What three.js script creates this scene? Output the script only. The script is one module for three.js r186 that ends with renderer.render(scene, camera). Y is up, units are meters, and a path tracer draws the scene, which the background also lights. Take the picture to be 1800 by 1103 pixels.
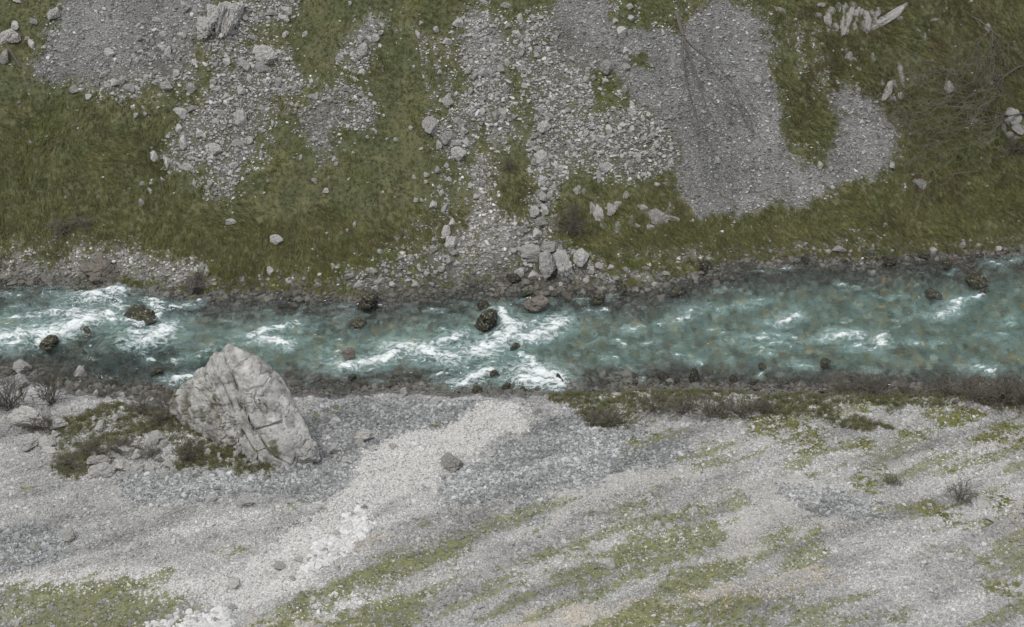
import * as THREE from 'three';
import { mergeGeometries, mergeVertices, toCreasedNormals } from 'three/addons/utils/BufferGeometryUtils.js';
import { ConvexGeometry } from 'three/addons/geometries/ConvexGeometry.js';

// ---------- camera, sky, sun, exposure ----------
const scene = new THREE.Scene();
const camera = new THREE.PerspectiveCamera(22, 1024 / 627, 1, 400);
camera.position.set(0.000, 45.638, 54.389);
camera.lookAt(0, 0, 0);
const renderer = new THREE.WebGLRenderer({ antialias: true });
renderer.toneMapping = THREE.LinearToneMapping;
renderer.toneMappingExposure = 1.3;
renderer.shadowMap.enabled = true;
{ // an even overcast sky, brighter towards the zenith
  const w = 64, h = 32, d = new Float32Array(w * h * 4);
  for (let j = 0; j < h; j++) {
    const e = Math.max(0, ((j + 0.5) / h - 0.5) * Math.PI), L = 0.84 * (1 + 2 * Math.sin(e)) / 3;
    for (let i = 0; i < w; i++) { const k = (j * w + i) * 4; d[k] = L * 0.97; d[k + 1] = L; d[k + 2] = L * 1.04; d[k + 3] = 1; }
  }
  const t = new THREE.DataTexture(d, w, h, THREE.RGBAFormat, THREE.FloatType);
  t.mapping = THREE.EquirectangularReflectionMapping; t.magFilter = THREE.LinearFilter; t.needsUpdate = true;
  scene.background = t; scene.environment = t;
}
const sun = new THREE.DirectionalLight(0xfff8ee, 1.35);
sun.position.set(-30, 90, 22); sun.castShadow = true; sun.shadow.radius = 24;
Object.assign(sun.shadow.camera, { left: -45, right: 45, top: 45, bottom: -45, near: 1, far: 220 });
sun.shadow.mapSize.set(2048, 2048);
scene.add(sun, sun.target);

// ---------- plan of the place: x along the river, z across it (metres) ----------
const PLAN = {
 near: [[-26.38,3.86],[-21.58,3.86],[-20.04,4.32],[-17.72,5.17],[-14.12,5.51],[-8.03,5.17],[-4.73,5.03],[-0.95,5.17],[2.37,5.03],[4.74,4.82],[9.47,5.03],[14.17,5.2],[21.26,5.2],[26.01,5.1]],
 far: [[-28.33,-2.7],[-23.16,-2.62],[-19.23,-2.29],[-16.57,-1.73],[-12.69,-1.32],[-10.71,-1.73],[-7.09,-1.16],[-4.58,-1.56],[-1.28,-2.29],[1.54,-2.21],[2.81,-1.89],[5.1,-1.81],[7.72,-2.62],[9.34,-3.45],[13.06,-4.04],[18.28,-4.04],[23.67,-4.73],[29.01,-4.98]],
 masks: {
  fine: [[-21.08,-15.16,-14.5,-14.66,-14.75,-12.35,-14.82,-11.47,-15.44,-10.75,-18.68,-10.66,-21.4,-10.86,-22.99,-11.08,-22.58,-11.74,-21.82,-12.81,-21.39,-13.87],[2.72,-14.87,5.3,-14.85,5.52,-12.95,6.48,-12.92,7.35,-13.06,8.68,-14.41,10.15,-14.87,11.8,-14.74,12.45,-13.6,12.47,-12.06,12.54,-10.54,12.77,-8.94,13.31,-8.14,14.34,-7.65,15.15,-8.54,15.42,-10.08,15.28,-11.09,15.69,-11.52,16.97,-10.63,17.97,-9.75,18.3,-8.64,17.94,-7.8,16.7,-7.31,15.32,-6.58,13.72,-6.39,11.57,-5.99,9.97,-5.63,8.39,-5.08,8.01,-6.04,7.73,-7.18,7.41,-8.55,5.84,-9.59,4.53,-10.74,2.94,-11.27,1.88,-12.15],[-6.59,-13.28,-5.81,-13.03,-6.0,-12.38,-6.67,-11.82,-7.48,-11.89,-7.07,-12.57],[-9.76,-8.87,-8.7,-9.04,-7.9,-8.98,-7.88,-8.36,-8.26,-8.03,-8.08,-6.8,-8.86,-6.67,-9.02,-7.84]],
  coarse: [[-20.92,-10.92,-18.74,-11.37,-17.2,-12.52,-15.35,-13.15,-14.63,-11.46,-14.99,-10.1,-15.9,-9.8,-17.26,-10.01,-18.18,-9.71,-20.55,-10.47],[-13.13,-14.58,-9.9,-14.7,-10.78,-13.26,-11.29,-12.77,-11.95,-12.83,-12.3,-11.91,-10.97,-11.79,-9.71,-10.11,-10.01,-9.73,-11.38,-9.57,-11.54,-8.74,-11.82,-8.15,-11.46,-7.36,-11.98,-6.58,-12.16,-6.09,-13.14,-5.23,-13.93,-5.38,-13.66,-6.32,-14.86,-6.57,-15.64,-6.54,-16.64,-7.1,-16.04,-7.58,-15.49,-7.91,-15.03,-8.87,-14.55,-9.58,-14.03,-10.6,-14.35,-11.37,-13.53,-12.29],[-6.95,-12.12,-5.9,-12.64,-6.1,-12.09,-6.71,-11.38,-6.85,-10.57,-7.53,-10.39,-8.14,-11.03,-7.47,-11.69],[-10.11,-9.1,-8.98,-9.36,-8.3,-9.6,-7.62,-9.87,-6.6,-9.5,-6.4,-8.92,-6.83,-8.5,-7.74,-8.18,-8.11,-7.65,-9.13,-8.04,-9.9,-8.59],[-2.38,-13.8,-1.03,-13.82,-0.22,-12.73,0.21,-11.71,-0.21,-10.7,-0.27,-9.71,0.21,-8.96,-0.26,-8.18,-0.84,-7.4,-1.24,-8.24,-1.53,-8.41,-1.84,-7.64,-2.25,-6.97,-2.93,-7.19,-3.57,-7.75,-4.11,-8.57,-3.8,-8.88,-3.17,-8.77,-2.65,-9.82,-2.26,-10.36,-2.46,-11.59,-2.4,-12.87],[1.3,-13.74,2.29,-13.12,3.75,-12.01,5.21,-11.24,6.1,-9.63,7.46,-8.61,7.95,-7.18,6.54,-6.47,4.69,-6.41,3.66,-6.82,2.35,-6.64,1.3,-5.98,0.89,-6.99,0.79,-8.46,0.48,-9.7,0.32,-11.2,0.13,-12.72],[1.18,-6.8,2.04,-6.25,1.92,-5.26,1.76,-4.29,0.83,-4.27,0.73,-5.08,1.3,-5.79],[-8.67,-1.99,-6.63,-2.48,-5.12,-2.91,-3.08,-3.28,0.0,-4.43,1.55,-4.31,2.57,-3.54,3.65,-3.31,4.15,-2.41,5.38,-2.26,5.09,-1.59,2.55,-1.89,0.0,-2.29,-2.04,-1.92,-4.58,-1.64,-6.59,-1.24,-8.14,-1.61],[-14.03,-2.22,-13.48,-2.6,-13.34,-1.7,-14.5,-1.56],[-10.99,-2.16,-9.7,-2.45,-8.67,-2.18,-8.76,-1.83,-9.69,-1.78,-10.72,-1.83]],
  pale: [[-2.3,-13.66,-1.14,-13.57,-0.43,-12.48,0.0,-11.46,-1.07,-10.97,-1.98,-10.89,-2.28,-11.87],[-1.63,-7.13,-0.89,-7.02,-1.04,-5.58,-0.16,-4.57,0.21,-3.63,-0.41,-3.0,-1.28,-2.58,-2.56,-2.45,-3.13,-3.04,-2.58,-4.27,-1.66,-5.02,-1.56,-5.79,-1.73,-6.49],[-0.48,-8.43,0.16,-8.91,-0.26,-7.69,-0.84,-7.45],[-23.25,-3.6,-20.61,-3.25,-17.87,-3.33,-15.61,-2.81,-14.16,-2.4,-13.77,-2.0,-15.56,-1.8,-17.81,-2.31,-19.97,-2.09,-23.07,-2.17],[4.61,-2.6,7.22,-3.12,9.37,-3.84,9.21,-3.37,7.21,-2.75,5.11,-2.11]],
  thin: [[13.05,-14.69,14.8,-14.17,15.21,-12.36,14.81,-10.58,13.41,-11.85],[12.02,-9.0,13.87,-8.59,14.34,-7.6,12.74,-7.58],[-23.86,-4.43,-20.18,-4.15,-17.22,-3.45,-14.59,-2.93,-13.52,-2.37,-13.77,-2.04,-17.96,-2.54,-23.2,-2.81],[0.0,-4.47,1.29,-4.36,1.29,-3.42,0.0,-3.44],[-15.87,-9.4,-10.06,-9.64,-11.22,-6.71,-13.45,-5.17,-16.17,-6.49],[-3.65,-6.53,-1.05,-6.78,-2.06,-3.85,-5.1,-2.41,-6.62,-2.09,-4.13,-4.58],[4.62,-3.25,9.91,-4.14,13.62,-4.77,17.32,-5.19,17.29,-4.69,13.08,-4.26,9.37,-3.84,4.61,-2.69],[18.01,-7.12,18.57,-7.38,18.34,-6.39],[-4.97,-12.85,-2.68,-11.82,-2.91,-9.05,-3.7,-9.21,-4.27,-11.14]],
  hole: [[3.73,-10.7,4.75,-11.18,5.32,-10.21,5.61,-9.31,4.81,-8.89,3.76,-9.7],[4.33,-14.05,7.65,-15.24,9.63,-15.72,9.29,-14.24,8.29,-13.63,7.58,-13.2,5.1,-12.49,4.72,-13.27],[-1.53,-8.21,-0.9,-9.02,-0.53,-8.6,-1.0,-7.7],[5.35,-11.65,6.45,-12.07,6.29,-11.16,5.6,-10.93]],
  chute: [[0.83,6.43,0.5,7.61,-1.11,9.46,-2.78,11.02,-3.37,12.13,-4.55,13.57,-5.33,14.26,-6.0,15.93,-6.67,17.2,-7.35,18.11,-8.21,19.0,-9.48,19.46,-10.94,18.97,-13.59,18.28,-17.06,18.34,-17.04,17.73,-14.85,17.06,-11.88,17.07,-9.79,17.72,-8.57,16.64,-7.92,15.12,-7.08,13.41,-6.0,11.32,-5.66,10.18,-4.42,9.01,-2.67,8.1,-1.11,6.67]],
  white: [[-6.12,14.25,-4.98,13.43,-5.12,14.88,-5.9,16.57,-7.0,17.25,-7.47,17.5,-6.86,15.85],[-12.28,19.92,-11.25,19.35,-9.53,19.37,-8.91,20.94,-12.27,20.9]],
  dark: [[-8.37,6.09,-6.05,6.07,-3.24,6.3,-1.16,6.24,-2.27,7.85,-4.47,8.85,-5.72,10.03,-6.05,11.25,-7.14,13.2,-8.45,12.83,-10.57,12.8,-11.56,13.22,-13.67,13.19,-15.05,12.05,-14.35,10.92,-10.8,11.34,-7.59,10.62,-7.93,8.58],[-19.02,14.89,-16.82,14.76,-15.79,15.47,-15.95,16.61,-17.16,17.27,-18.27,17.47],[0.72,7.98,2.3,6.79,4.5,8.34,6.65,9.52,7.19,10.68,4.31,11.38,2.12,12.51,0.0,12.85,-2.1,13.27,-2.94,12.13,-0.84,10.0],[0.0,13.13,1.69,12.79,1.23,14.53,0.0,14.86],[9.82,12.07,13.04,13.12,13.52,14.85,10.87,13.49]],
  sand: [[0.0,14.0,2.12,12.43,4.96,11.38,7.21,10.53,7.34,11.36,4.62,13.2,1.23,14.87,0.0,15.52],[8.33,12.09,11.17,11.69,12.35,14.52,10.13,15.54,7.74,16.85,6.51,17.18,7.78,14.9],[4.48,8.66,6.24,9.05,5.73,9.85,4.64,9.66],[-15.28,16.91,-12.0,16.44,-9.45,17.42,-11.11,18.01,-14.97,17.38]],
  tan: [[-0.38,20.19,0.96,19.2,5.79,18.53,9.85,17.33,11.46,17.13,11.1,18.06,8.24,18.98,5.31,19.59,3.71,20.99,-0.74,20.95],[-9.29,20.93,-8.71,19.75,-5.29,19.84,-4.08,20.97],[-4.88,15.38,-4.08,15.04,-4.42,16.03,-5.77,16.67,-5.66,15.7]],
  turf: [[1.91,19.09,2.21,17.15,3.63,15.9,5.19,13.9,6.9,13.11,7.52,13.87,7.45,15.96,5.97,16.71,4.9,17.57,3.48,18.46,2.48,19.21],[5.92,17.18,8.02,16.21,10.98,15.33,10.83,16.19,8.48,17.22,6.38,18.47,4.81,18.78,3.83,19.06],[0.0,16.88,1.21,15.86,3.24,15.5,3.01,16.21,1.59,16.73,0.39,17.32],[-18.06,18.22,-14.7,17.68,-12.09,18.0,-10.72,18.91,-10.59,20.92,-17.27,20.94],[-7.67,19.01,-5.86,17.82,-3.99,16.58,-1.43,15.19,-1.16,16.49,-1.96,17.81,-2.68,19.02,-3.34,20.96,-8.73,20.94],[-0.39,18.41,1.79,16.83,2.02,17.15,0.58,18.42,-0.19,19.01],[3.83,19.12,7.7,18.75,10.27,18.37,9.88,19.55,8.34,20.98,1.86,20.97],[3.33,13.87,4.41,13.2,6.44,11.74,6.98,11.66,5.25,13.2,3.71,14.4],[5.8,11.67,6.9,11.36,6.43,11.81,5.33,12.19],[-10.43,16.2,-9.32,15.6,-8.93,16.03,-9.58,16.53,-10.16,16.68],[-8.78,13.53,-7.38,12.91,-7.18,13.27,-8.32,13.89],[-1.92,13.76,-1.15,13.69,-1.14,13.96,-1.87,14.04],[-3.31,14.19,-2.9,14.01,-2.77,14.69,-3.17,14.87],[-18.69,12.41,-18.15,12.08,-17.93,12.49,-18.51,12.69],[-17.07,13.81,-16.8,13.66,-16.66,13.94,-17.02,14.01],[-6.02,16.18,-5.59,15.37,-5.69,16.51],[10.4,19.84,12.54,19.54,13.82,18.94,13.24,19.82,10.86,20.4],[3.96,10.03,4.85,9.86,4.71,10.32,3.94,10.38],[5.56,10.62,6.35,10.3,6.2,10.8,5.64,11.0],[8.25,10.97,9.16,10.66,8.85,11.34,8.19,11.42],[16.14,15.83,16.69,16.8,16.21,17.11,15.54,16.64]],
  moss: [[9.07,7.88,10.12,6.87,11.37,7.69,12.71,8.09,11.91,9.86,10.58,9.87,9.36,9.1],[17.63,9.05,19.57,7.67,21.04,8.08,20.59,9.6,18.14,9.68],[12.95,11.38,14.44,10.46,14.27,12.47,13.33,12.69],[14.38,13.54,15.58,13.04,16.52,14.5,16.74,15.24,16.19,14.84,14.68,14.23],[16.23,17.64,17.57,17.21,17.85,18.94,16.77,18.7,16.31,18.25],[12.72,9.06,13.87,8.89,14.14,9.76,12.74,10.16],[15.18,7.96,16.29,8.57,16.17,9.56,15.59,9.17],[16.09,6.91,18.45,6.7,19.09,7.75,17.0,7.96],[11.61,10.37,12.08,10.17,11.98,10.75,11.54,10.75],[17.43,12.4,18.82,12.76,18.32,13.81,17.37,13.47],[16.35,9.76,17.36,10.15,17.07,11.29,16.3,10.91],[14.08,5.62,15.02,5.61,14.67,7.12,13.71,7.34],[17.23,13.99,17.85,13.99,17.42,14.84,16.85,14.67],[-13.24,7.47,-11.41,7.5,-10.28,8.95,-9.89,10.13,-10.93,10.5,-12.68,9.31],[4.26,6.79,4.84,7.43,4.7,8.18,4.18,8.04],[-17.82,7.35,-16.42,7.52,-15.74,8.53,-16.76,8.95],[-8.52,6.83,-6.91,6.76,-7.08,7.35,-8.2,7.55],[-3.64,7.58,-2.73,7.69,-2.94,8.02,-3.74,7.99],[4.03,8.85,5.16,8.66,6.24,9.05,5.1,9.38,4.0,9.25],[3.95,10.23,5.28,10.05,5.02,10.55]],
  veil: [[-8.73,20.94,-6.62,18.06,-4.04,15.7,-0.42,13.65,3.38,12.82,7.79,11.16,8.61,13.16,7.78,15.72,11.09,14.7,11.52,16.82,7.67,18.99,9.65,20.97],[8.98,6.75,22.05,5.65,17.62,20.38,14.83,17.11,12.33,12.41,8.78,10.2],[-18.27,17.47,-11.88,17.07,-10.57,18.92,-10.59,20.92,-17.27,20.94],[2.27,7.79,6.79,8.03,9.49,9.8,8.37,11.72,4.39,10.24],[9.59,18.97,15.82,17.11,18.05,18.94,17.45,20.94,8.9,20.98]],
  meadow: [[1.39,6.22,2.36,5.1,4.72,5.13,10.41,5.1,14.16,5.28,18.92,5.09,22.0,5.09,21.41,6.83,17.3,6.66,15.24,6.57,13.83,6.74,12.32,7.43,9.96,7.21,8.62,7.89,6.82,7.66,5.5,7.09,4.84,7.35,4.79,8.18,3.61,8.32,2.85,7.47,2.07,6.78],[-18.29,8.02,-16.61,6.68,-14.08,6.66,-13.06,7.18,-10.29,8.87,-8.85,11.36,-11.23,11.33,-13.0,11.16,-13.05,9.7,-14.36,8.49,-15.39,10.1,-17.27,11.36,-17.76,9.77],[12.3,7.56,15.0,7.75,15.55,8.36,13.48,8.57],[-17.29,11.29,-15.31,10.49,-15.36,11.24,-16.98,11.65]],
 },
 foam: [[0.55,0.9,-17.51,-1.56,-18.13,-1.24,-18.73,-1.08],[0.35,0.8,-17.75,-1.24,-17.29,-0.37,-16.81,0.02],[0.3,0.6,-18.73,-1.04,-19.66,-0.65],[0.5,1,-17.98,0.17,-18.65,0.56,-19.27,1.17,-20.05,1.55],[0.45,0.9,-17.45,0.33,-18.76,0.02,-19.89,0.02],[0.35,0.7,-19.92,-0.14,-20.98,0.17,-21.68,0.41],[0.65,0.9,-19.55,1.02,-20.69,1.47,-22.11,1.7,-23.07,1.78],[0.35,0.8,-20.31,2.07,-21.3,2.0,-22.75,2.07],[0.4,0.6,-20.82,0.91,-22.21,1.29,-23.2,1.29],[0.25,0.9,-15.86,-0.84,-15.44,-0.14,-15.56,0.33,-16.0,0.64],[0.25,0.8,-16.13,0.79,-16.79,0.56,-17.32,0.41],[0.5,1,-14.84,1.1,-15.13,1.55,-15.65,1.85],[0.35,0.8,-14.87,0.87,-15.57,1.17,-16.42,1.25],[0.3,0.7,-15.65,1.85,-16.24,1.55,-16.62,1.1],[0.2,0.8,-13.89,-0.84,-14.33,-0.45,-14.96,-0.41,-15.47,-0.61],[0.17,0.6,-15.91,2.04,-15.39,3.32],[0.17,0.6,-16.34,2.07,-15.81,2.59,-15.2,3.32],[0.25,0.7,-12.85,2.52,-13.46,2.89,-14.26,3.18],[0.28,0.9,-12.91,4.11,-13.43,4.18,-14.08,4.32],[0.17,0.5,-12.51,1.85,-12.65,2.59],[0.3,0.8,-9.31,0.71,-9.91,0.91,-10.62,1.17,-11.32,1.55],[0.3,1,-9.64,2.07,-10.1,1.89,-10.67,1.81],[0.2,0.6,-11.32,1.55,-11.77,1.85],[0.15,0.5,-7.48,0.33,-8.19,0.71,-8.92,0.91],[0.35,1,-4.98,2.74,-5.44,3.07,-6.15,3.32,-6.75,3.39],[0.17,0.6,-7.33,2.22,-7.51,2.96,-8.44,3.32],[0.45,1,-2.37,3.1,-3.04,2.74,-3.78,2.44,-4.51,2.3],[0.3,0.9,-2.02,1.4,-2.58,1.74,-3.18,2.07],[0.23,0.6,-1.49,0.71,-2.1,1.1,-2.47,1.32],[0.2,0.6,-3.92,1.85,-4.9,2.0,-5.62,2.15],[0.5,1,0.2,0.91,-0.2,1.55,-0.68,2.15,-1.34,2.52],[0.3,0.9,-0.4,-0.14,-0.2,0.52,0.0,0.91],[0.3,0.8,-0.44,2.67,-1.09,2.81,-1.7,2.59],[0.23,0.6,-0.72,3.32,-1.45,3.18],[0.45,1,2.24,0.56,1.68,1.17,1.11,1.55,0.61,1.7],[0.25,0.8,2.12,0.41,1.37,0.41,0.62,0.91],[0.23,0.7,1.47,2.04,0.86,2.07,0.29,1.93],[0.3,1,-0.91,3.75,-1.39,4.18,-1.95,4.61],[0.2,0.6,-1.2,3.5,-2.16,3.68,-2.87,4.04],[0.5,1,2.0,4.32,1.48,4.04,0.96,3.68],[0.4,1,2.0,4.68,1.31,4.61,0.67,4.32],[0.3,0.8,1.2,3.61,0.85,3.03,0.49,2.74],[0.2,0.5,0.48,4.04,-0.48,3.68,-1.45,3.32],[0.15,0.7,4.07,-0.25,3.81,-0.06,3.51,-0.14],[0.23,0.8,8.03,-0.25,7.61,0.33,7.21,0.64],[0.15,0.6,7.21,0.64,6.45,0.79],[0.2,0.7,5.75,0.91,5.32,1.1],[0.15,0.6,4.54,1.85,4.88,2.22],[0.23,0.8,11.56,1.55,11.2,1.47,10.69,1.7],[0.23,0.7,11.56,2.0,11.11,2.22,10.5,2.22],[0.25,0.9,12.62,0.14,12.21,0.41,11.79,0.71],[0.25,1,15.02,1.47,14.53,1.47,14.01,1.63],[0.23,0.9,16.14,1.55,16.03,2.04,15.62,2.3],[0.2,0.7,15.7,1.85,15.05,2.07,14.52,2.3],[0.25,0.9,19.79,-0.69,19.51,-0.21,18.93,0.17],[0.17,0.8,21.0,-1.24,20.49,-1.0,20.09,-0.92],[0.15,0.6,9.56,1.93,9.13,1.29,8.78,1.1],[0.17,0.7,11.25,-0.92,10.71,-0.61,10.31,-0.45],[0.2,0.7,12.64,3.5,12.3,3.39],[0.23,0.8,20.47,3.68,20.1,3.83,19.84,3.61],[0.15,0.6,21.99,0.33,21.75,0.71],[0.15,0.6,4.48,2.96,4.23,3.1],[0.15,0.6,7.96,3.32,7.64,2.89],[0.15,0.6,18.64,1.85,17.86,2.07,17.4,1.93],[0.15,0.6,21.42,1.47,20.69,1.47],[0.17,0.6,22.41,-3.29,21.97,-3.62],[0.15,0.6,10.94,2.67,10.48,2.44],[0.17,0.6,23.21,-3.92,22.62,-3.62],[0.15,0.5,-21.76,-1.56,-21.99,-0.92],[0.12,0.5,-20.48,-1.56,-20.92,-1.24],[0.15,0.5,-21.88,-0.45,-22.3,-0.14],[0.12,0.5,-7.03,-0.25,-7.5,0.14],[0.12,0.5,17.45,0.33,16.91,0.56],[0.15,0.6,9.81,-0.45,9.16,-0.21],[0.12,0.5,6.38,1.85,5.63,2.07]],
 rocks: [
  ["knob",-23.67,-13.29,0.49,0.43],["knob",-21.8,-13.62,0.52,0.63],["knob",-23.82,-12.71,0.75,0.69],["knob",-22.75,-13.33,0.34,0.34],["knob",-22.76,-12.4,0.31,0.43],["knob",-24.0,-11.85,0.46,0.57],
  ["knob",-21.64,-14.16,0.26,0.29],["knob",-23.75,-14.45,0.41,0.26],["knob",-23.07,-12.74,0.26,0.2],["fan",-20.55,-10.43,0.61,0.45],["fan",-19.01,-11.87,0.56,0.39],["fan",-18.58,-10.49,0.39,0.39],
  ["fan",-18.26,-10.58,0.44,0.39],["fan",-17.88,-10.23,0.5,0.5],["fan",-16.14,-10.12,0.71,0.49],["fan",-17.09,-10.51,0.39,0.33],["fan",-16.99,-12.22,0.25,0.22],["fan",-17.58,-12.49,0.34,0.28],
  ["fan",-15.51,-13.5,0.56,0.56],["fan",-16.85,-13.17,0.34,0.28],["fan",-19.83,-10.01,0.39,0.33],["fan",-14.89,-11.02,0.33,0.27],["fan",-19.25,-10.95,0.39,0.28],["fan",-15.69,-10.61,0.44,0.33],
  ["fan",-16.47,-11.92,0.39,0.25],["fan",-16.02,-11.38,0.36,0.28],["fan",-17.66,-11.53,0.33,0.33],["fan",-19.48,-10.58,0.42,0.31],["fan",-18.93,-10.41,0.33,0.31],["fan",-16.61,-10.28,0.38,0.33],
  ["fan",-15.56,-12.37,0.39,0.33],["fan",-17.53,-13.18,0.34,0.25],["stream",-14.97,-9.94,0.55,0.38],["stream",-15.35,-8.96,0.6,0.49],["stream",-15.44,-8.32,0.38,0.38],["stream",-14.78,-9.07,0.49,0.33],
  ["stream",-13.64,-7.24,0.64,0.48],["stream",-12.56,-8.45,0.59,0.75],["stream",-12.49,-10.74,0.49,0.65],["stream",-16.48,-7.14,0.43,0.54],["stream",-15.88,-6.91,0.27,0.59],["stream",-15.15,-7.73,0.43,0.54],
  ["stream",-14.86,-6.63,0.48,0.43],["stream",-12.9,-6.02,0.29,0.29],["stream",-13.81,-5.9,0.32,0.29],["stream",-13.9,-5.64,0.26,0.29],["stream",-13.47,-5.46,0.26,0.26],["stream",-16.03,-6.16,0.29,0.21],
  ["stream",-14.52,-5.97,0.24,0.43],["stream",-12.07,-6.3,0.24,0.19],["stream",-10.77,-13.1,0.44,0.39],["stream",-10.91,-10.18,0.38,0.33],["stream",-10.15,-9.91,0.32,0.38],["stream",-9.84,-10.09,0.27,0.27],
  ["stream",-10.73,-9.78,0.32,0.27],["stream",-11.03,-9.88,0.27,0.27],["stream",-11.4,-10.04,0.32,0.3],["stream",-12.2,-10.25,0.38,0.38],["stream",-13.21,-9.49,0.38,0.32],["stream",-12.56,-7.51,0.48,0.37],
  ["stream",-12.05,-7.68,0.37,0.32],["stream",-13.43,-8.76,0.43,0.35],["stream",-14.43,-7.95,0.38,0.38],["stream",-12.75,-6.54,0.37,0.32],["stream",-11.61,-9.08,0.32,0.27],["stream",-12.63,-12.99,0.33,0.33],
  ["stream",-11.37,-13.37,0.5,0.33],["stream",-12.19,-12.27,0.39,0.33],["stream",-13.31,-10.98,0.44,0.33],["stream",-13.91,-10.02,0.44,0.33],["stream",-12.56,-9.71,0.38,0.43],["stream",-11.53,-11.35,1.09,0.87],
  ["stream",-11.71,-10.79,0.76,0.49],["stream",-11.97,-11.73,0.44,0.38],["stream",-10.66,-13.44,0.5,0.39],["patch",-7.03,-11.36,0.54,0.54],["patch",-6.42,-12.06,0.49,0.38],["patch",-7.1,-11.88,0.33,0.33],
  ["patch",-8.04,-11.05,0.35,0.3],["patch",-7.0,-10.38,0.35,0.32],["patch",-7.31,-10.09,0.24,0.3],["patch",-6.12,-12.68,0.27,0.27],["patch",-6.21,-12.31,0.3,0.25],["patch",-6.68,-11.97,0.33,0.27],
  ["patch",-7.45,-11.21,0.32,0.27],["fork",-9.2,-9.46,0.54,0.38],["fork",-9.98,-9.21,0.24,0.27],["fork",-9.71,-8.55,0.35,0.32],["fork",-7.72,-9.72,0.38,0.32],["fork",-6.58,-8.91,0.24,0.48],
  ["fork",-7.04,-8.48,0.27,0.24],["fork",-8.13,-6.85,0.24,0.26],["fork",-8.07,-6.66,0.26,0.18],["fork",-9.0,-8.01,0.21,0.27],["fork",-7.9,-7.5,0.21,0.16],["fork",-7.67,-7.14,0.24,0.18],
  ["fork",-8.6,-9.75,0.22,0.24],["fork",-9.37,-9.07,0.27,0.24],["fork",-8.19,-9.6,0.27,0.21],["gully",-2.99,-9.54,0.59,0.7],["gully",-3.76,-8.35,0.64,1.01],["gully",-2.94,-7.85,0.58,0.69],
  ["gully",-2.46,-7.18,0.69,0.58],["gully",-2.51,-8.69,0.48,0.37],["gully",-0.4,-9.12,0.48,0.43],["gully",-0.79,-8.99,0.32,0.37],["gully",-3.01,-6.75,0.29,0.21],["gully",-3.36,-7.5,0.37,0.37],
  ["gully",-2.1,-7.74,0.26,0.48],["gully",-1.94,-10.19,0.3,0.38],["gully",-0.8,-11.56,0.38,0.33],["gully",-1.34,-10.93,0.32,0.32],["gully",-0.14,-13.08,0.38,0.33],["gully",-0.54,-11.18,0.38,0.32],
  ["gully",-1.46,-9.8,0.38,0.27],["gully",-0.27,-10.42,0.38,0.38],["gully",-0.67,-10.05,0.32,0.32],["gully",-1.85,-9.25,0.37,0.37],["gully",-1.38,-9.18,0.32,0.32],["gully",-2.24,-8.23,0.42,0.37],
  ["gully",-2.63,-7.63,0.42,0.32],["gully",-1.08,-12.72,0.33,0.27],["gully",-2.09,-11.1,0.32,0.32],["gully",-0.86,-12.08,0.33,0.27],["gully",-1.36,-14.13,0.55,0.22],["gully",-0.27,-14.04,0.44,0.33],
  ["lone",-2.56,-12.99,0.47,0.49],["lone",-3.58,-12.63,0.33,0.33],["lone",-3.08,-12.07,0.41,0.38],["lone",-2.82,-12.49,0.27,0.27],["lone",-4.28,-12.84,0.22,0.22],["lone",-4.43,-12.35,0.22,0.38],
  ["lone",-3.36,-10.76,0.27,0.27],["lone",-11.08,-8.43,0.19,0.37],["lone",-11.56,-7.17,0.21,0.32],["lone",-9.72,-7.12,0.19,0.21],["lone",-4.68,-8.3,0.24,0.21],["lone",-7.68,-13.62,0.22,0.22],
  ["lone",-17.66,-9.33,0.25,0.25],["lone",-17.43,-8.89,0.33,0.27],["lone",-17.0,-8.85,0.22,0.22],["lone",-22.37,-8.2,0.22,0.22],["lone",-16.87,-5.11,0.29,0.29],["lone",-16.51,-5.63,0.29,0.24],
  ["lone",-16.91,-5.93,0.21,0.24],["lone",-16.49,-5.94,0.21,0.19],["lone",-12.73,-4.21,0.37,0.34],["lone",-20.54,-5.93,0.19,0.16],["lone",-11.15,-5.98,0.18,0.18],["lone",-8.47,-5.44,0.26,0.29],
  ["lone",-9.02,-6.08,0.29,0.29],["lone",-10.64,-3.53,0.62,0.42],["lone",-7.11,-3.93,0.23,0.31],["lone",-7.41,-3.72,0.21,0.21],["lone",-5.93,-2.88,0.31,0.23],["lone",-23.21,-10.12,0.2,0.17],
  ["lone",-20.73,-9.57,0.14,0.14],["lone",-10.6,-12.38,0.22,0.19],["lone",-9.79,-12.49,0.3,0.22],["lone",-10.73,-12.28,0.27,0.22],["lone",-11.56,-8.11,0.27,0.24],["lone",-5.76,-7.78,0.21,0.21],
  ["lone",-6.67,-7.76,0.21,0.19],["lone",-5.37,-7.81,0.24,0.21],["lone",-6.29,-8.11,0.21,0.19],["lone",21.36,-7.31,0.22,0.17],["lone",19.47,-7.22,0.16,0.19],["lone",17.21,-5.2,0.16,0.16],
  ["mid",-4.4,-5.28,0.21,0.31],["mid",-4.12,-5.23,0.18,0.21],["mid",-3.57,-5.08,0.36,0.36],["mid",-3.11,-5.05,0.23,0.36],["mid",-3.22,-5.66,0.31,0.31],["mid",-2.72,-4.52,0.34,0.41],
  ["mid",-3.02,-3.98,0.41,0.62],["mid",-3.57,-3.25,0.57,0.36],["mid",-2.86,-3.52,0.52,0.67],["mid",-3.52,-3.59,0.26,0.23],["mid",-5.21,-3.44,0.28,0.21],["mid",-4.92,-3.18,0.23,0.23],
  ["mid",-4.55,-2.82,0.36,0.36],["mid",-5.01,-2.77,0.36,0.31],["mid",-2.87,-2.83,0.31,0.46],["mid",-2.57,-3.23,0.36,0.31],["mid",-2.49,-2.84,0.28,0.26],["mid",-1.88,-6.0,0.26,0.26],
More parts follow.
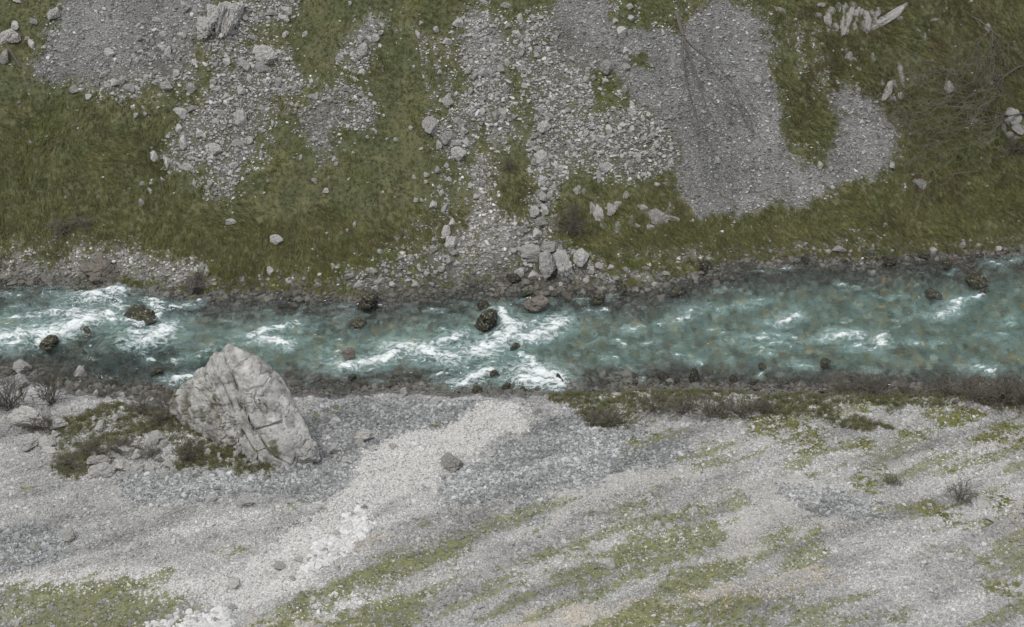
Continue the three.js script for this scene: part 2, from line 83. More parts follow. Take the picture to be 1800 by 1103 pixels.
  ["mid",-1.72,-6.37,0.26,0.26],["mid",-1.61,-5.55,0.29,0.23],["mid",-3.39,-6.53,0.26,0.31],["mid",-3.91,-6.36,0.24,0.26],["mid",-3.95,-6.05,0.24,0.18],["mid",-2.87,-6.23,0.24,0.26],
  ["mid",-4.5,-6.3,0.21,0.24],["mid",-1.26,-6.75,0.32,0.32],["mid",-1.36,-6.15,0.31,0.26],["mid",-1.05,-6.46,0.24,0.26],["mid",-1.43,-5.31,0.26,0.23],["talus",0.7,-13.66,0.25,0.3],
  ["talus",0.38,-13.37,0.33,0.44],["talus",0.24,-12.64,0.36,0.36],["talus",1.05,-12.94,0.25,0.25],["talus",1.21,-11.79,0.33,0.27],["talus",0.59,-10.48,0.24,0.35],["talus",1.14,-9.16,0.27,0.32],
  ["talus",1.51,-8.73,0.59,0.64],["talus",1.75,-9.22,0.37,0.37],["talus",1.33,-9.53,0.37,0.32],["talus",1.37,-7.34,0.58,0.63],["talus",1.0,-7.24,0.26,0.47],["talus",2.23,-6.92,0.29,0.29],
  ["talus",3.49,-10.66,0.4,0.49],["talus",3.84,-10.74,0.32,0.32],["talus",4.46,-11.05,0.59,0.65],["talus",5.29,-11.35,0.41,0.38],["talus",5.34,-11.05,0.41,0.38],["talus",4.39,-10.51,0.32,0.27],
  ["talus",4.35,-12.58,0.27,0.3],["talus",5.16,-12.45,0.55,0.55],["talus",5.64,-13.18,0.38,0.44],["talus",5.6,-13.75,0.44,0.33],["talus",6.06,-13.73,0.17,0.28],["talus",4.9,-12.93,0.33,0.27],
  ["talus",5.38,-11.7,0.38,0.27],["talus",5.23,-10.02,0.32,0.32],["talus",2.92,-10.06,0.38,0.27],["talus",2.43,-11.29,0.27,0.27],["talus",2.68,-7.98,0.32,0.32],["talus",2.57,-7.51,0.24,0.32],
  ["talus",5.16,-8.28,0.53,0.32],["talus",4.5,-8.22,0.42,0.42],["talus",4.2,-7.85,0.58,0.48],["talus",4.31,-6.71,0.63,0.53],["talus",5.79,-7.1,0.4,0.42],["talus",0.98,-8.26,0.21,0.27],
  ["talus",0.79,-8.02,0.21,0.26],["talus",0.11,-8.96,0.27,0.29],["talus",3.36,-12.57,0.3,0.3],["talus",1.11,-7.81,0.37,0.32],["talus",1.74,-7.91,0.26,0.26],["talus",2.77,-8.64,0.32,0.27],
  ["talus",3.67,-7.39,0.37,0.32],["talus",3.42,-8.25,0.32,0.32],["talus",4.85,-7.38,0.32,0.26],["talus",6.05,-7.88,0.29,0.27],["talus",5.53,-8.17,0.27,0.27],["talus",6.35,-9.03,0.27,0.27],
  ["talus",5.04,-9.71,0.27,0.21],["talus",4.25,-9.97,0.21,0.27],["talus",2.12,-9.21,0.32,0.27],["talus",2.65,-9.39,0.27,0.24],["talus",3.7,-8.87,0.27,0.21],["talus",4.61,-8.6,0.32,0.27],
  ["talus",6.57,-7.47,0.32,0.27],["talus",5.36,-6.8,0.37,0.32],["apron",9.0,-9.68,0.38,0.27],["apron",11.7,-11.49,0.28,0.5],["apron",7.23,-10.21,0.27,0.19],["apron",7.41,-9.21,0.24,0.27],
  ["apron",9.53,-7.73,0.32,0.32],["apron",9.39,-13.49,0.28,0.17],["apron",9.85,-13.29,0.25,0.17],["apron",7.16,-12.91,0.22,0.22],["apron",8.36,-14.18,0.17,0.17],["apron",16.88,-10.1,0.25,0.36],
  ["apron",17.28,-8.81,0.33,0.25],["apron",17.81,-7.89,0.27,0.38],["apron",15.74,-9.26,0.38,0.22],["apron",14.34,-7.66,0.33,0.43],["apron",14.87,-7.58,0.27,0.27],["apron",6.66,-6.22,0.37,0.32],
  ["apron",7.03,-6.31,0.21,0.18],["apron",9.45,-7.07,0.21,0.19],["apron",16.35,-11.22,0.17,0.17],["apron",16.47,-11.12,0.17,0.14],["apron",16.73,-10.65,0.14,0.14],["slab",15.43,-14.66,0.26,0.34],
  ["slab",15.78,-14.85,0.23,0.51],["slab",15.6,-14.0,0.2,0.45],["slab",16.08,-13.82,0.23,0.4],["slab",16.52,-14.12,0.23,0.57],["slab",16.93,-14.8,0.23,0.51],["slab",16.93,-14.12,0.2,0.57],
  ["slab",17.25,-14.03,0.23,0.4],["slab",17.73,-14.81,0.26,0.46],["slab",17.86,-14.39,0.23,0.4],["slab",14.82,-14.46,0.23,0.28],["slab",16.14,-14.91,0.23,0.46],["slab",16.51,-15.03,0.26,0.34],
  ["slab",18.26,-11.55,0.2,0.51],["slab",17.64,-11.56,0.2,0.39],["slab",18.07,-10.81,0.25,0.28],["slab",16.01,-12.9,0.17,0.28],["slab",23.5,-10.01,0.23,0.45],["slab",23.94,-9.99,0.23,0.57],
  ["slab",23.55,-9.48,0.34,0.28],["slab",15.26,-14.13,0.31,0.96],["slab",15.94,-14.12,0.26,1.14],["slab",16.32,-14.46,0.31,1.37],["slab",16.69,-14.61,0.29,0.86],["slab",17.14,-14.39,0.26,1.03],
  ["slab",17.48,-14.52,0.26,0.74],["slab",14.98,-14.83,0.31,0.23],["slab",12.97,-14.76,0.45,0.25],["slab",18.72,-14.49,0.34,0.2],["slab",16.13,-12.62,0.22,0.56],["slab",16.31,-12.49,0.2,0.25],
  ["slab",17.29,-12.58,0.17,0.39],["slab",16.55,-12.06,0.2,0.22],["slab",17.82,-11.05,0.31,1.01],["slab",18.59,-12.07,0.23,1.13],["slab",19.55,-13.81,0.17,0.29],["slab",20.07,-13.73,0.17,0.34],
  ["slab",20.4,-14.29,0.29,0.17],["slab",19.82,-13.51,0.11,0.4],["slab",18.46,-10.97,0.28,0.31],["slab",23.08,-14.37,0.26,0.44],["slab",20.76,-11.24,0.4,0.57],["slab",22.86,-11.63,0.34,0.26],
  ["slab",23.26,-11.76,0.4,0.26],["slab",21.88,-9.88,0.28,0.2],["slab",23.74,-10.14,0.51,0.8],["slab",23.28,-9.7,0.2,0.4],["slab",24.0,-9.62,0.45,0.51],["slab",19.08,-7.07,0.44,0.44],
  ["slab",18.87,-7.13,0.27,0.27],["slab",23.81,-9.32,0.28,0.17],["slab",18.17,-14.55,1.89,0.4,"tilt"],["outcrop",2.99,-5.77,0.26,0.57],["outcrop",3.99,-6.33,0.21,0.52],["outcrop",3.3,-5.64,0.16,0.31],
  ["outcrop",4.01,-4.69,0.34,0.73],["outcrop",4.53,-4.85,0.36,0.47],["outcrop",4.87,-5.0,0.26,0.26],["outcrop",4.72,-4.13,0.26,0.52],["outcrop",4.13,-4.26,0.36,0.26],["outcrop",5.19,-5.45,0.21,0.37],
  ["outcrop",5.61,-4.32,0.36,0.21],["outcrop",6.02,-5.13,0.39,0.31],["outcrop",6.28,-4.91,0.57,0.23],["outcrop",6.8,-4.83,0.73,0.63],["outcrop",7.19,-5.36,0.24,0.63],["outcrop",7.46,-4.96,0.47,0.24],
  ["outcrop",5.43,-4.52,0.21,0.36],["outcrop",3.63,-4.98,0.21,0.47],["outcrop",2.58,-4.05,0.26,0.23],["outcrop",6.34,-4.37,0.26,0.31],["ridge",1.38,-6.36,0.47,0.47],["ridge",1.64,-6.2,0.31,0.26],
  ["ridge",1.93,-6.1,0.31,0.44],["ridge",1.49,-5.95,0.42,0.29],["ridge",1.72,-5.78,0.31,0.31],["ridge",1.43,-5.55,0.42,0.47],["ridge",1.01,-4.98,0.57,0.57],["ridge",1.48,-5.05,0.42,0.47],
  ["ridge",1.29,-4.53,0.73,0.52],["ridge",0.49,-4.22,0.67,0.39],["ridge",1.16,-4.06,0.47,0.47],["ridge",1.56,-5.28,0.31,0.23],["ridge",1.88,-6.49,0.26,0.24],["ridge",0.65,-3.87,0.52,0.31],
  ["ridge",0.13,-3.41,0.46,0.36],["ridge",0.72,-3.69,0.41,0.26],["shore",0.85,-3.26,0.98,0.62],["shore",1.73,-3.49,0.67,0.57],["shore",3.13,-3.01,0.67,0.82],["shore",2.21,-3.37,0.26,0.21],
  ["shore",0.31,-2.66,0.51,0.39],["shore",1.03,-2.52,0.57,0.36],["shore",-10.84,-2.31,0.34,0.36],["shore",-11.2,-1.85,0.21,0.21],["shore",-9.31,-2.12,0.21,0.26],["shore",-8.03,-2.35,0.23,0.26],
  ["shore",-7.75,-2.36,0.23,0.21],["shore",-7.27,-1.9,0.36,0.31],["shore",-6.41,-1.84,0.36,0.26],["shore",-6.86,-1.61,0.51,0.33],["shore",-5.03,-2.19,0.26,0.23],["shore",-5.36,-2.25,0.26,0.26],
  ["shore",-4.29,-1.89,0.41,0.33],["shore",-5.86,-1.98,0.36,0.26],["shore",-6.24,-2.14,0.31,0.26],["shore",-4.6,-2.29,0.31,0.23],["shore",-3.84,-2.36,0.31,0.26],["shore",-3.2,-2.51,0.31,0.26],
  ["shore",-8.66,-1.74,0.36,0.21],["shore",-5.35,-1.86,0.31,0.26],["shore",-3.58,-1.96,0.31,0.23],["shore",3.59,-2.6,0.36,0.31],["shore",4.1,-2.33,0.31,0.26],["shore",4.48,-2.59,0.31,0.23],
  ["shore",5.12,-2.45,0.31,0.26],["shore",4.73,-2.21,0.36,0.26],["shore",5.64,-2.28,0.31,0.23],["shore",6.03,-2.66,0.31,0.21],["shore",6.39,-2.03,0.31,0.26],["shore",6.95,-2.69,0.36,0.23],
  ["shore",7.61,-3.01,0.31,0.21],["shore",3.33,-2.23,0.36,0.26],["shore",2.82,-3.25,0.31,0.26],["shore",2.17,-2.01,0.36,0.26],["shore",1.79,-1.72,0.31,0.23],["shore",4.08,-1.7,0.36,0.26],
  ["shore",-13.9,-2.4,0.36,0.47],["shore",-13.69,-2.21,0.31,0.36],["shore",-14.16,-2.21,0.26,0.26],["shore",-15.32,-2.1,0.31,0.21],["shore",-15.84,-2.35,0.26,0.21],["shore",-16.62,-2.21,0.26,0.21],
  ["shore",-19.8,-2.67,0.27,0.21],["shore",-20.8,-2.42,0.32,0.21],["shore",-21.89,-2.75,0.27,0.22],["shore",15.05,-4.35,0.59,0.32],["shore",14.52,-4.26,0.37,0.27],["shore",15.56,-4.24,0.27,0.21],
  ["shore",15.99,-3.51,0.27,0.21],["shore",19.39,-4.41,0.43,0.33],["shore",20.75,-4.69,0.33,0.27],["shore",21.56,-4.78,0.38,0.27],["shore",22.47,-4.67,0.38,0.25],["riv",-16.37,0.14,1.49,0.72],
  ["riv",-1.07,0.66,1.14,1.14],["riv",1.13,-0.63,1.26,0.76],["riv",-6.3,-0.71,1.06,0.86],["riv",-6.76,0.58,1.05,0.45],["riv",-6.92,2.76,0.54,0.63],["riv",-19.96,1.98,1.17,0.56],
  ["riv",-18.52,1.23,1.02,0.36],["riv",-0.72,4.02,0.48,0.34],["riv",0.15,2.15,0.54,0.39],["riv",2.0,4.41,0.29,0.62],["riv",3.79,-0.92,0.91,0.61],["riv",4.9,-1.75,0.51,0.56],
  ["riv",7.38,-1.58,0.77,0.36],["riv",20.91,-2.36,1.01,0.69],["riv",19.85,-3.56,0.54,0.59],["riv",18.8,-1.43,0.84,0.24],["riv",13.29,3.21,0.49,0.49],["riv",10.6,3.43,0.39,0.29],
  ["riv",7.64,4.2,0.48,0.63],["riv",6.36,4.11,0.53,0.38],["riv",19.57,4.3,0.75,0.32],["riv",-15.0,3.77,0.59,0.44],["riv",0.13,-2.38,0.67,0.41],["riv",0.64,-1.4,0.56,0.41],
  ["riv",8.8,-3.14,0.73,0.57],["riv",21.13,-1.58,0.48,0.37],["riv",17.3,-3.66,0.7,0.53],["riv",18.95,-4.15,0.65,0.38],["riv",16.44,-3.96,0.8,0.43],["riv",13.55,-3.83,0.53,0.32],
  ["riv",-4.88,2.37,0.34,0.2],["riv",9.31,4.29,0.43,0.29],["riv",11.68,4.43,0.44,0.29],["riv",8.57,4.55,0.38,0.24],["riv",10.12,4.48,0.39,0.24],["riv",18.14,4.26,0.4,0.22],
  ["riv",15.23,4.54,0.34,0.22],["riv",16.69,4.39,0.29,0.2],["riv",-10.72,4.41,0.39,0.24],["riv",-6.69,4.15,0.43,0.29],["riv",-5.0,4.55,0.48,0.24],["riv",-3.95,4.11,0.29,0.19],
  ["riv",-6.18,4.62,0.38,0.24],["riv",-1.42,4.99,0.52,0.28],["riv",-0.24,4.73,0.48,0.33],["riv",0.47,4.9,0.33,0.21],["riv",6.91,4.41,0.34,0.24],["riv",5.12,4.56,0.38,0.26],
  ["riv",-16.66,4.55,0.39,0.25],["riv",13.85,4.25,0.34,0.2],["riv",20.67,4.47,0.35,0.2],["riv",-1.26,-0.53,0.65,0.4],["near",-20.27,5.3,0.69,0.49],["near",-20.73,3.69,0.8,0.5],
  ["near",-18.31,3.84,0.6,0.45],["near",-17.97,8.13,0.75,0.42],["near",-17.99,8.91,0.42,0.26],["near",-18.12,9.55,0.65,0.32],["near",-18.78,9.51,0.83,0.46],["near",-17.84,9.95,0.6,0.21],
  ["near",-16.13,5.35,0.24,0.22],["near",-14.96,5.65,0.34,0.24],["near",-16.29,8.46,0.37,0.37],["near",-15.87,7.75,0.33,0.28],["near",-14.09,9.37,0.55,0.46],["near",-14.62,9.6,0.59,0.32],
  ["near",-14.84,10.13,0.64,0.45],["near",-14.46,10.39,0.45,0.36],["near",-15.34,9.85,0.55,0.32],["near",-15.76,9.93,0.37,0.3],["near",-16.12,10.3,0.32,0.25],["near",-15.75,10.84,0.72,0.27],
  ["near",-15.34,10.36,0.45,0.25],["near",-13.59,9.42,0.36,0.3],["near",-13.86,10.08,0.59,0.36],["near",-15.52,11.49,0.8,0.4],["near",-14.85,11.12,0.54,0.45],["near",-13.53,10.68,0.36,0.31],
  ["near",-13.02,11.02,0.49,0.22],["near",-13.99,8.86,0.69,0.3],["near",-11.76,10.12,0.31,0.31],["near",-10.64,10.26,0.31,0.31],["near",-10.86,10.67,0.31,0.2],["near",-11.27,10.43,0.18,0.2],
  ["near",-14.25,11.41,0.58,0.29],["near",-13.62,11.49,0.49,0.29],["near",-12.82,11.42,0.31,0.27],["near",-13.11,11.7,0.49,0.24],["near",-12.3,11.42,0.35,0.24],["near",-11.94,11.65,0.31,0.24],
  ["near",-10.25,10.68,0.27,0.22],["near",-9.78,10.92,0.31,0.22],["near",-17.01,10.68,0.27,0.18],["near",-17.95,5.2,0.34,0.24],["near",-17.25,5.17,0.29,0.22],["near",-16.65,5.71,0.34,0.22],
  ["near",-15.75,5.56,0.29,0.19],["near",-13.44,5.39,0.34,0.24],["strewn",-4.4,5.75,0.33,0.42],["strewn",-4.75,6.27,0.23,0.19],["strewn",-5.74,8.98,0.76,0.4],["strewn",-5.95,9.43,0.45,0.25],
  ["strewn",-7.03,7.87,0.5,0.23],["strewn",-3.13,6.3,0.51,0.28],["strewn",-6.83,9.94,0.44,0.36],["strewn",-11.15,13.13,0.43,0.3],["strewn",-9.85,13.35,0.77,0.28],["strewn",-9.53,17.9,0.48,0.3],
  ["strewn",-15.88,15.28,0.47,0.34],["strewn",-9.41,19.14,0.39,0.18],["strewn",-11.77,13.21,0.34,0.17],["strewn",-15.84,13.13,0.24,0.13],["strewn",-13.89,18.87,0.22,0.14],["strewn",-7.46,16.72,0.37,0.24],
  ["strewn",-8.08,17.15,0.48,0.24],["strewn",-7.54,17.74,0.18,0.22],["strewn",-5.8,14.09,0.23,0.19],["strewn",-2.14,13.82,0.21,0.15],["strewn",-7.81,13.8,0.23,0.11],["strewn",3.34,16.8,0.56,0.26],
  ["strewn",5.64,14.92,0.37,0.17],["strewn",17.35,14.31,0.39,0.22],["strewn",18.56,13.69,0.35,0.31],["strewn",18.55,14.11,0.26,0.22],["strewn",1.03,7.07,0.46,0.28],["strewn",1.37,7.39,0.41,0.23],
  ["strewn",5.57,6.24,0.28,0.19],["strewn",2.77,6.69,0.18,0.14],["strewn",-7.54,9.5,0.36,0.27],["strewn",-6.32,10.66,0.31,0.22],["strewn",-6.9,11.4,0.31,0.22],["strewn",-4.97,14.09,0.25,0.17],
  ["strewn",-5.43,13.57,0.25,0.17],["strewn",-6.31,15.28,0.29,0.21],["strewn",-6.61,16.25,0.29,0.18],["strewn",-7.04,16.88,0.24,0.16],["strewn",-11.38,19.71,0.32,0.2],["strewn",-10.58,19.92,0.35,0.2],
  ["strewn",-9.83,19.86,0.27,0.18],["strewn",-16.93,15.91,0.34,0.21],["strewn",-17.67,15.42,0.3,0.19],["strewn",-16.25,16.21,0.3,0.19],["strewn",-17.51,16.71,0.29,0.19],["strewn",-5.4,9.9,0.36,0.22],
  ["strewn",-4.64,9.7,0.31,0.2],["strewn",12.28,6.35,0.19,0.14],["strewn",14.94,6.38,0.19,0.14],
 ],
 bushes: [[2.66,-4.04,1.3,1.0],[-20.33,6.83,1.5,1.1],[-21.18,7.03,1.7,1.2],[-18.71,6.51,1.6,0.8],[-18.58,8.33,0.7,0.7],[-12.45,10.56,0.9,0.8],[-16.27,10.12,0.5,0.7],[-14.82,9.7,0.5,0.7],[-16.95,10.91,0.4,0.7],[-13.91,10.38,0.5,0.6],[-18.91,8.36,0.5,0.5],[3.85,7.91,0.6,0.8],[3.3,7.61,0.5,0.6],[5.73,7.09,0.5,0.9],[6.84,7.49,0.7,0.9],[7.97,7.56,0.8,1.0],[9.13,7.38,0.8,0.9],[10.1,7.04,0.6,0.8],[13.69,5.24,0.7,0.9],[14.89,5.16,0.9,1.0],[16.24,5.44,0.6,0.9],[17.89,5.44,0.8,1.0],[18.8,6.22,1.0,1.1],[19.93,6.31,1.0,1.2],[20.84,6.4,1.1,1.2],[16.67,12.9,0.6,0.8],[18.78,5.61,0.8,0.9],[-14.95,6.93,0.5,0.8],[-14.09,6.62,0.5,0.7],[-0.13,-6.77,0.5,0.5],[-20.47,-4.44,0.5,0.9],[-19.56,-4.53,0.4,0.8],[-15.39,10.1,0.5,0.8],[23.57,-8.66,0.8,0.8],[14.32,12.03,0.3,0.4],[-14.07,7.87,0.5,0.7]],
 boulder: [[-13.88,7.46,-0.8],[-12.85,8.38,-0.8],[-11.04,9.8,-0.8],[-9.02,11.36,-0.8],[-8.18,11.15,-0.8],[-7.62,10.39,-0.8],[-7.85,8.25,-0.8],[-9.06,7.12,-0.8],[-11.1,6.53,-0.8],[-12.94,6.59,-0.8],[-13.79,7.46,0.75],[-13.37,7.01,1.2],[-12.29,7.4,2.85],[-11.63,7.79,3.7],[-10.75,8.21,4.6],[-10.27,8.42,4.45],[-9.5,8.43,3.9],[-8.89,8.44,3.1],[-8.28,9.25,2.0],[-7.69,10.16,1.0],[-7.81,9.85,1.35],[-10.94,8.74,3.7],[-10.27,9.34,3.5],[-9.6,9.98,2.9],[-9.0,10.91,1.1],[-8.35,10.84,1.1],[-12.66,8.18,1.2],[-11.64,8.85,1.8],[-10.58,9.93,1.7]],
 spots: {
  topTree: [7.79,-14.38],
  rightTree: [25.16,-10.7],
  rightTree2: [25.04,-13.13],
  rightTree3: [22.05,-14.94],
  deadBranch: [-18.71,4.06],
  fluted: [-13.64,-12.75],
  flutedSlab: [-14.32,-12.38],
  greyBank: [-18.48,-2.55],
  bankTwin: [-14.14,-1.72],
  paleTall: [2.41,-2.7],
  paleTwin: [1.59,-2.8],
  loneGrey: [-2.28,10.86],
  slabLeft: [-19.19,7.98],
  fragment: [-8.06,10.39],
  dryTwig: [6.48,19.35],
  dryTwig2: [6.88,19.52],
  dryTwig3: [18.14,15.34],
  log: [-23.7,-12.1],
  longTwig: [21.29,-7.66],
  longTwig2: [20.15,-7.1],
  mossTop: [21.2,-3.24],
 },
};

// ---------- numbers ----------
let seed = 7;
const rnd = () => { seed = (seed + 0x6d2b79f5) | 0; let t = Math.imul(seed ^ (seed >>> 15), 1 | seed); t = (t + Math.imul(t ^ (t >>> 7), 61 | t)) ^ t; return ((t ^ (t >>> 14)) >>> 0) / 4294967296; };
const rr = (a, b) => a + (b - a) * rnd();
const ss = (a, b, x) => { const t = Math.min(1, Math.max(0, (x - a) / (b - a))); return t * t * (3 - 2 * t); };
const lerp = (a, b, t) => a + (b - a) * t, clamp = (x, a = 0, b = 1) => Math.min(b, Math.max(a, x));
const PT = new Uint8Array(512); { const a = [...Array(256).keys()]; for (let i = 255; i > 0; i--) { const j = (rnd() * (i + 1)) | 0; [a[i], a[j]] = [a[j], a[i]]; } for (let i = 0; i < 512; i++) PT[i] = a[i & 255]; }
const GX = new Float32Array(256), GY = new Float32Array(256), GZ = new Float32Array(256);
for (let i = 0; i < 256; i++) { const u = rr(-1, 1), a = rr(0, 6.2832), s = Math.sqrt(1 - u * u); GX[i] = s * Math.cos(a); GY[i] = u; GZ[i] = s * Math.sin(a); }
const fade = (t) => t * t * t * (t * (t * 6 - 15) + 10);
function n2(x, y) { // about -1..1
  const X = Math.floor(x), Y = Math.floor(y), fx = x - X, fy = y - Y, u = fade(fx), v = fade(fy), A = PT[X & 255], B = PT[(X + 1) & 255];
  const g = (h, a, b) => GX[h] * a + GZ[h] * b;
  const a = g(PT[A + (Y & 255)], fx, fy), b = g(PT[B + (Y & 255)], fx - 1, fy), c = g(PT[A + ((Y + 1) & 255)], fx, fy - 1), d = g(PT[B + ((Y + 1) & 255)], fx - 1, fy - 1);
  return 1.7 * lerp(lerp(a, b, u), lerp(c, d, u), v);
}
function n3(x, y, z) {
  const X = Math.floor(x), Y = Math.floor(y), Z = Math.floor(z), fx = x - X, fy = y - Y, fz = z - Z, u = fade(fx), v = fade(fy), w = fade(fz);
  const g = (i, j, k) => { const h = PT[(PT[(PT[(X + i) & 255] + Y + j) & 255] + Z + k) & 255]; return GX[h] * (fx - i) + GY[h] * (fy - j) + GZ[h] * (fz - k); };
  return 1.5 * lerp(lerp(lerp(g(0, 0, 0), g(1, 0, 0), u), lerp(g(0, 1, 0), g(1, 1, 0), u), v), lerp(lerp(g(0, 0, 1), g(1, 0, 1), u), lerp(g(0, 1, 1), g(1, 1, 1), u), v), w);
}
const fbm = (x, y, o = 4) => { let s = 0, a = 0.5; for (let i = 0; i < o; i++) { s += a * n2(x, y); x = x * 2.03 + 17.1; y = y * 2.03 + 5.3; a *= 0.5; } return s; };
const fbm3 = (x, y, z, o = 4) => { let s = 0, a = 0.5; for (let i = 0; i < o; i++) { s += a * n3(x, y, z); x = x * 2.03 + 7.7; y = y * 2.03 + 3.1; z = z * 2.03 + 1.9; a *= 0.5; } return s; };
const hash = (i, j, k = 0) => PT[(PT[(PT[i & 255] + j) & 255] + k) & 255] / 255;
function worley3(x, y, z) { // [nearest, second, id of the nearest]
  const X = Math.floor(x), Y = Math.floor(y), Z = Math.floor(z); let a = 9, b = 9, id = 0;
  for (let i = -1; i < 2; i++) for (let j = -1; j < 2; j++) for (let k = -1; k < 2; k++) {
    const h = hash(X + i, Y + j, Z + k), px = X + i + h, py = Y + j + hash(X + i + 31, Y + j, Z + k), pz = Z + k + hash(X + i, Y + j + 57, Z + k), d = Math.hypot(px - x, py - y, pz - z);
    if (d < a) { b = a; a = d; id = h; } else if (d < b) b = d;
  }
  return [a, b, id];
}
const lineAt = (pts, x) => { let i = 1; while (i < pts.length - 1 && pts[i][0] < x) i++; const [a, b] = [pts[i - 1], pts[i]]; return lerp(a[1], b[1], clamp((x - a[0]) / (b[0] - a[0]))); };
const zNear = (x) => lineAt(PLAN.near, x) + 0.22 * n2(x * 0.9, 3.3) + 0.1 * n2(x * 2.7, 8.1);
const zFar = (x) => lineAt(PLAN.far, x) + 0.25 * n2(x * 0.8, 41.3) + 0.12 * n2(x * 2.4, 18.1);

// ---------- shape of the ground ----------
function height(x, z, zn = zNear(x), zf = zFar(x)) {
  if (z > zn) {
    const d = z - zn, k = ss(0, 2.5, d);
    return 0.5 * ss(0, 1.1, d) + 0.2 * Math.max(0, d - 0.5) + k * (0.22 * n2(x * 0.22 + 3, z * 0.3) + 0.12 * n2(x * 0.7, z * 0.8) + 0.05 * n2(x * 2, z * 2)) + Math.max(0, d - 26) * 0.9;
  }
  if (z < zf) {
    const d = zf - z, k = ss(0, 2.2, d);
    return 0.5 * ss(0, 1, d) + 0.62 * Math.max(0, d - 0.6) + k * (0.28 * n2(x * 0.25 + 9, z * 0.25) + 0.13 * n2(x * 0.8, z * 0.7) + 0.06 * n2(x * 2.1, z * 2.4));
  }
  const e = Math.min(zn - z, z - zf);
  return -0.02 - 0.72 * ss(0.1, 2.7, e) + ss(0, 0.6, e) * (0.14 * n2(x * 0.7, z * 0.9) + 0.07 * n2(x * 2.2, z * 2.6));
}
// ---------- where each kind of cover lies ----------
const CX0 = -34, CZ0 = -26, CELL = 0.1, CW = 680, CH = 540, MASK = {};
for (const [name, polys] of Object.entries(PLAN.masks)) {
  let a = new Float32Array(CW * CH);
  for (const p of polys) {
    let lo = 1e9, hi = -1e9; for (let i = 1; i < p.length; i += 2) { lo = Math.min(lo, p[i]); hi = Math.max(hi, p[i]); }
    for (let j = Math.max(0, Math.floor((lo - CZ0) / CELL)); j <= Math.min(CH - 1, Math.ceil((hi - CZ0) / CELL)); j++) {
      const z = CZ0 + (j + 0.5) * CELL, xs = [];
      for (let i = 0, n = p.length; i < n; i += 2) { const x1 = p[i], z1 = p[i + 1], x2 = p[(i + 2) % n], z2 = p[(i + 3) % n]; if ((z1 > z) !== (z2 > z)) xs.push(x1 + (z - z1) / (z2 - z1) * (x2 - x1)); }
      xs.sort((u, v) => u - v);
      for (let k = 0; k + 1 < xs.length; k += 2) for (let i = Math.max(0, Math.ceil((xs[k] - CX0) / CELL - 0.5)); i <= Math.min(CW - 1, (xs[k + 1] - CX0) / CELL - 0.5); i++) a[j * CW + i] = 1;
    }
  }
  for (let pass = 0; pass < 4; pass++) { // soft rim
    const b = new Float32Array(CW * CH), s = pass % 2 ? CW : 1, r = 2;
    for (let j = r; j < CH - r; j++) for (let i = r; i < CW - r; i++) { let t = 0; for (let k = -r; k <= r; k++) t += a[j * CW + i + k * s]; b[j * CW + i] = t / (2 * r + 1); }
    a = b;
  }
  MASK[name] = a;
  if (name === 'coarse' || name === 'fine' || name === 'pale') { // how near the stones of a scree lie
    let w = a; for (let pass = 0; pass < 6; pass++) { const b = new Float32Array(CW * CH), s = pass % 2 ? CW : 1, r = 5; for (let j = r; j < CH - r; j++) for (let i = r; i < CW - r; i++) { let t = 0; for (let k = -r; k <= r; k++) t += w[j * CW + i + k * s]; b[j * CW + i] = t / (2 * r + 1); } w = b; }
    const h = (MASK.halo ??= new Float32Array(CW * CH)); for (let i = 0; i < h.length; i++) h[i] = Math.max(h[i], w[i]);
  }
}
const raw = (name, x, z) => {
  const u = (x - CX0) / CELL - 0.5, v = (z - CZ0) / CELL - 0.5, i = Math.floor(u), j = Math.floor(v);
  if (i < 0 || j < 0 || i >= CW - 1 || j >= CH - 1) return 0;
  const a = MASK[name], k = j * CW + i, f = u - i, g = v - j;
  return lerp(lerp(a[k], a[k + 1], f), lerp(a[k + CW], a[k + CW + 1], f), g);
};
function cover(x, z) { // shares of each cover at a point of the ground
  const wx = x + 0.5 * n2(x * 0.55, z * 0.55) + 0.26 * n2(x * 1.6, z * 1.6) + 0.12 * n2(x * 4.7, z * 4.7), wz = z + 0.42 * n2(x * 0.55 + 40, z * 0.55) + 0.26 * n2(x * 1.6 + 40, z * 1.6) + 0.12 * n2(x * 4.7, z * 4.7 + 40);
  const e = 0.3 * n2(x * 1.9, z * 1.9) + 0.26 * n2(x * 5.1, z * 5.1) + 0.14 * n2(x * 12, z * 12), m = (n) => { const r = raw(n, wx, wz); const s = n === 'fine' || n === 'coarse' || n === 'pale' ? 0.62 : 0.34; return r < 0.01 ? 0 : ss(0.5 - s, 0.5 + s, r + e * (1 - 0.45 * ss(0.8, 1, r))); };
  return { m, e };
}
// streaks laid down slantwise across the gravel bank
const streak = (x, z, o = 0) => fbm((x * 0.87 - z * 0.5) * 0.16 + o, (x * 0.5 + z * 0.87) * 0.75 + o, 4);

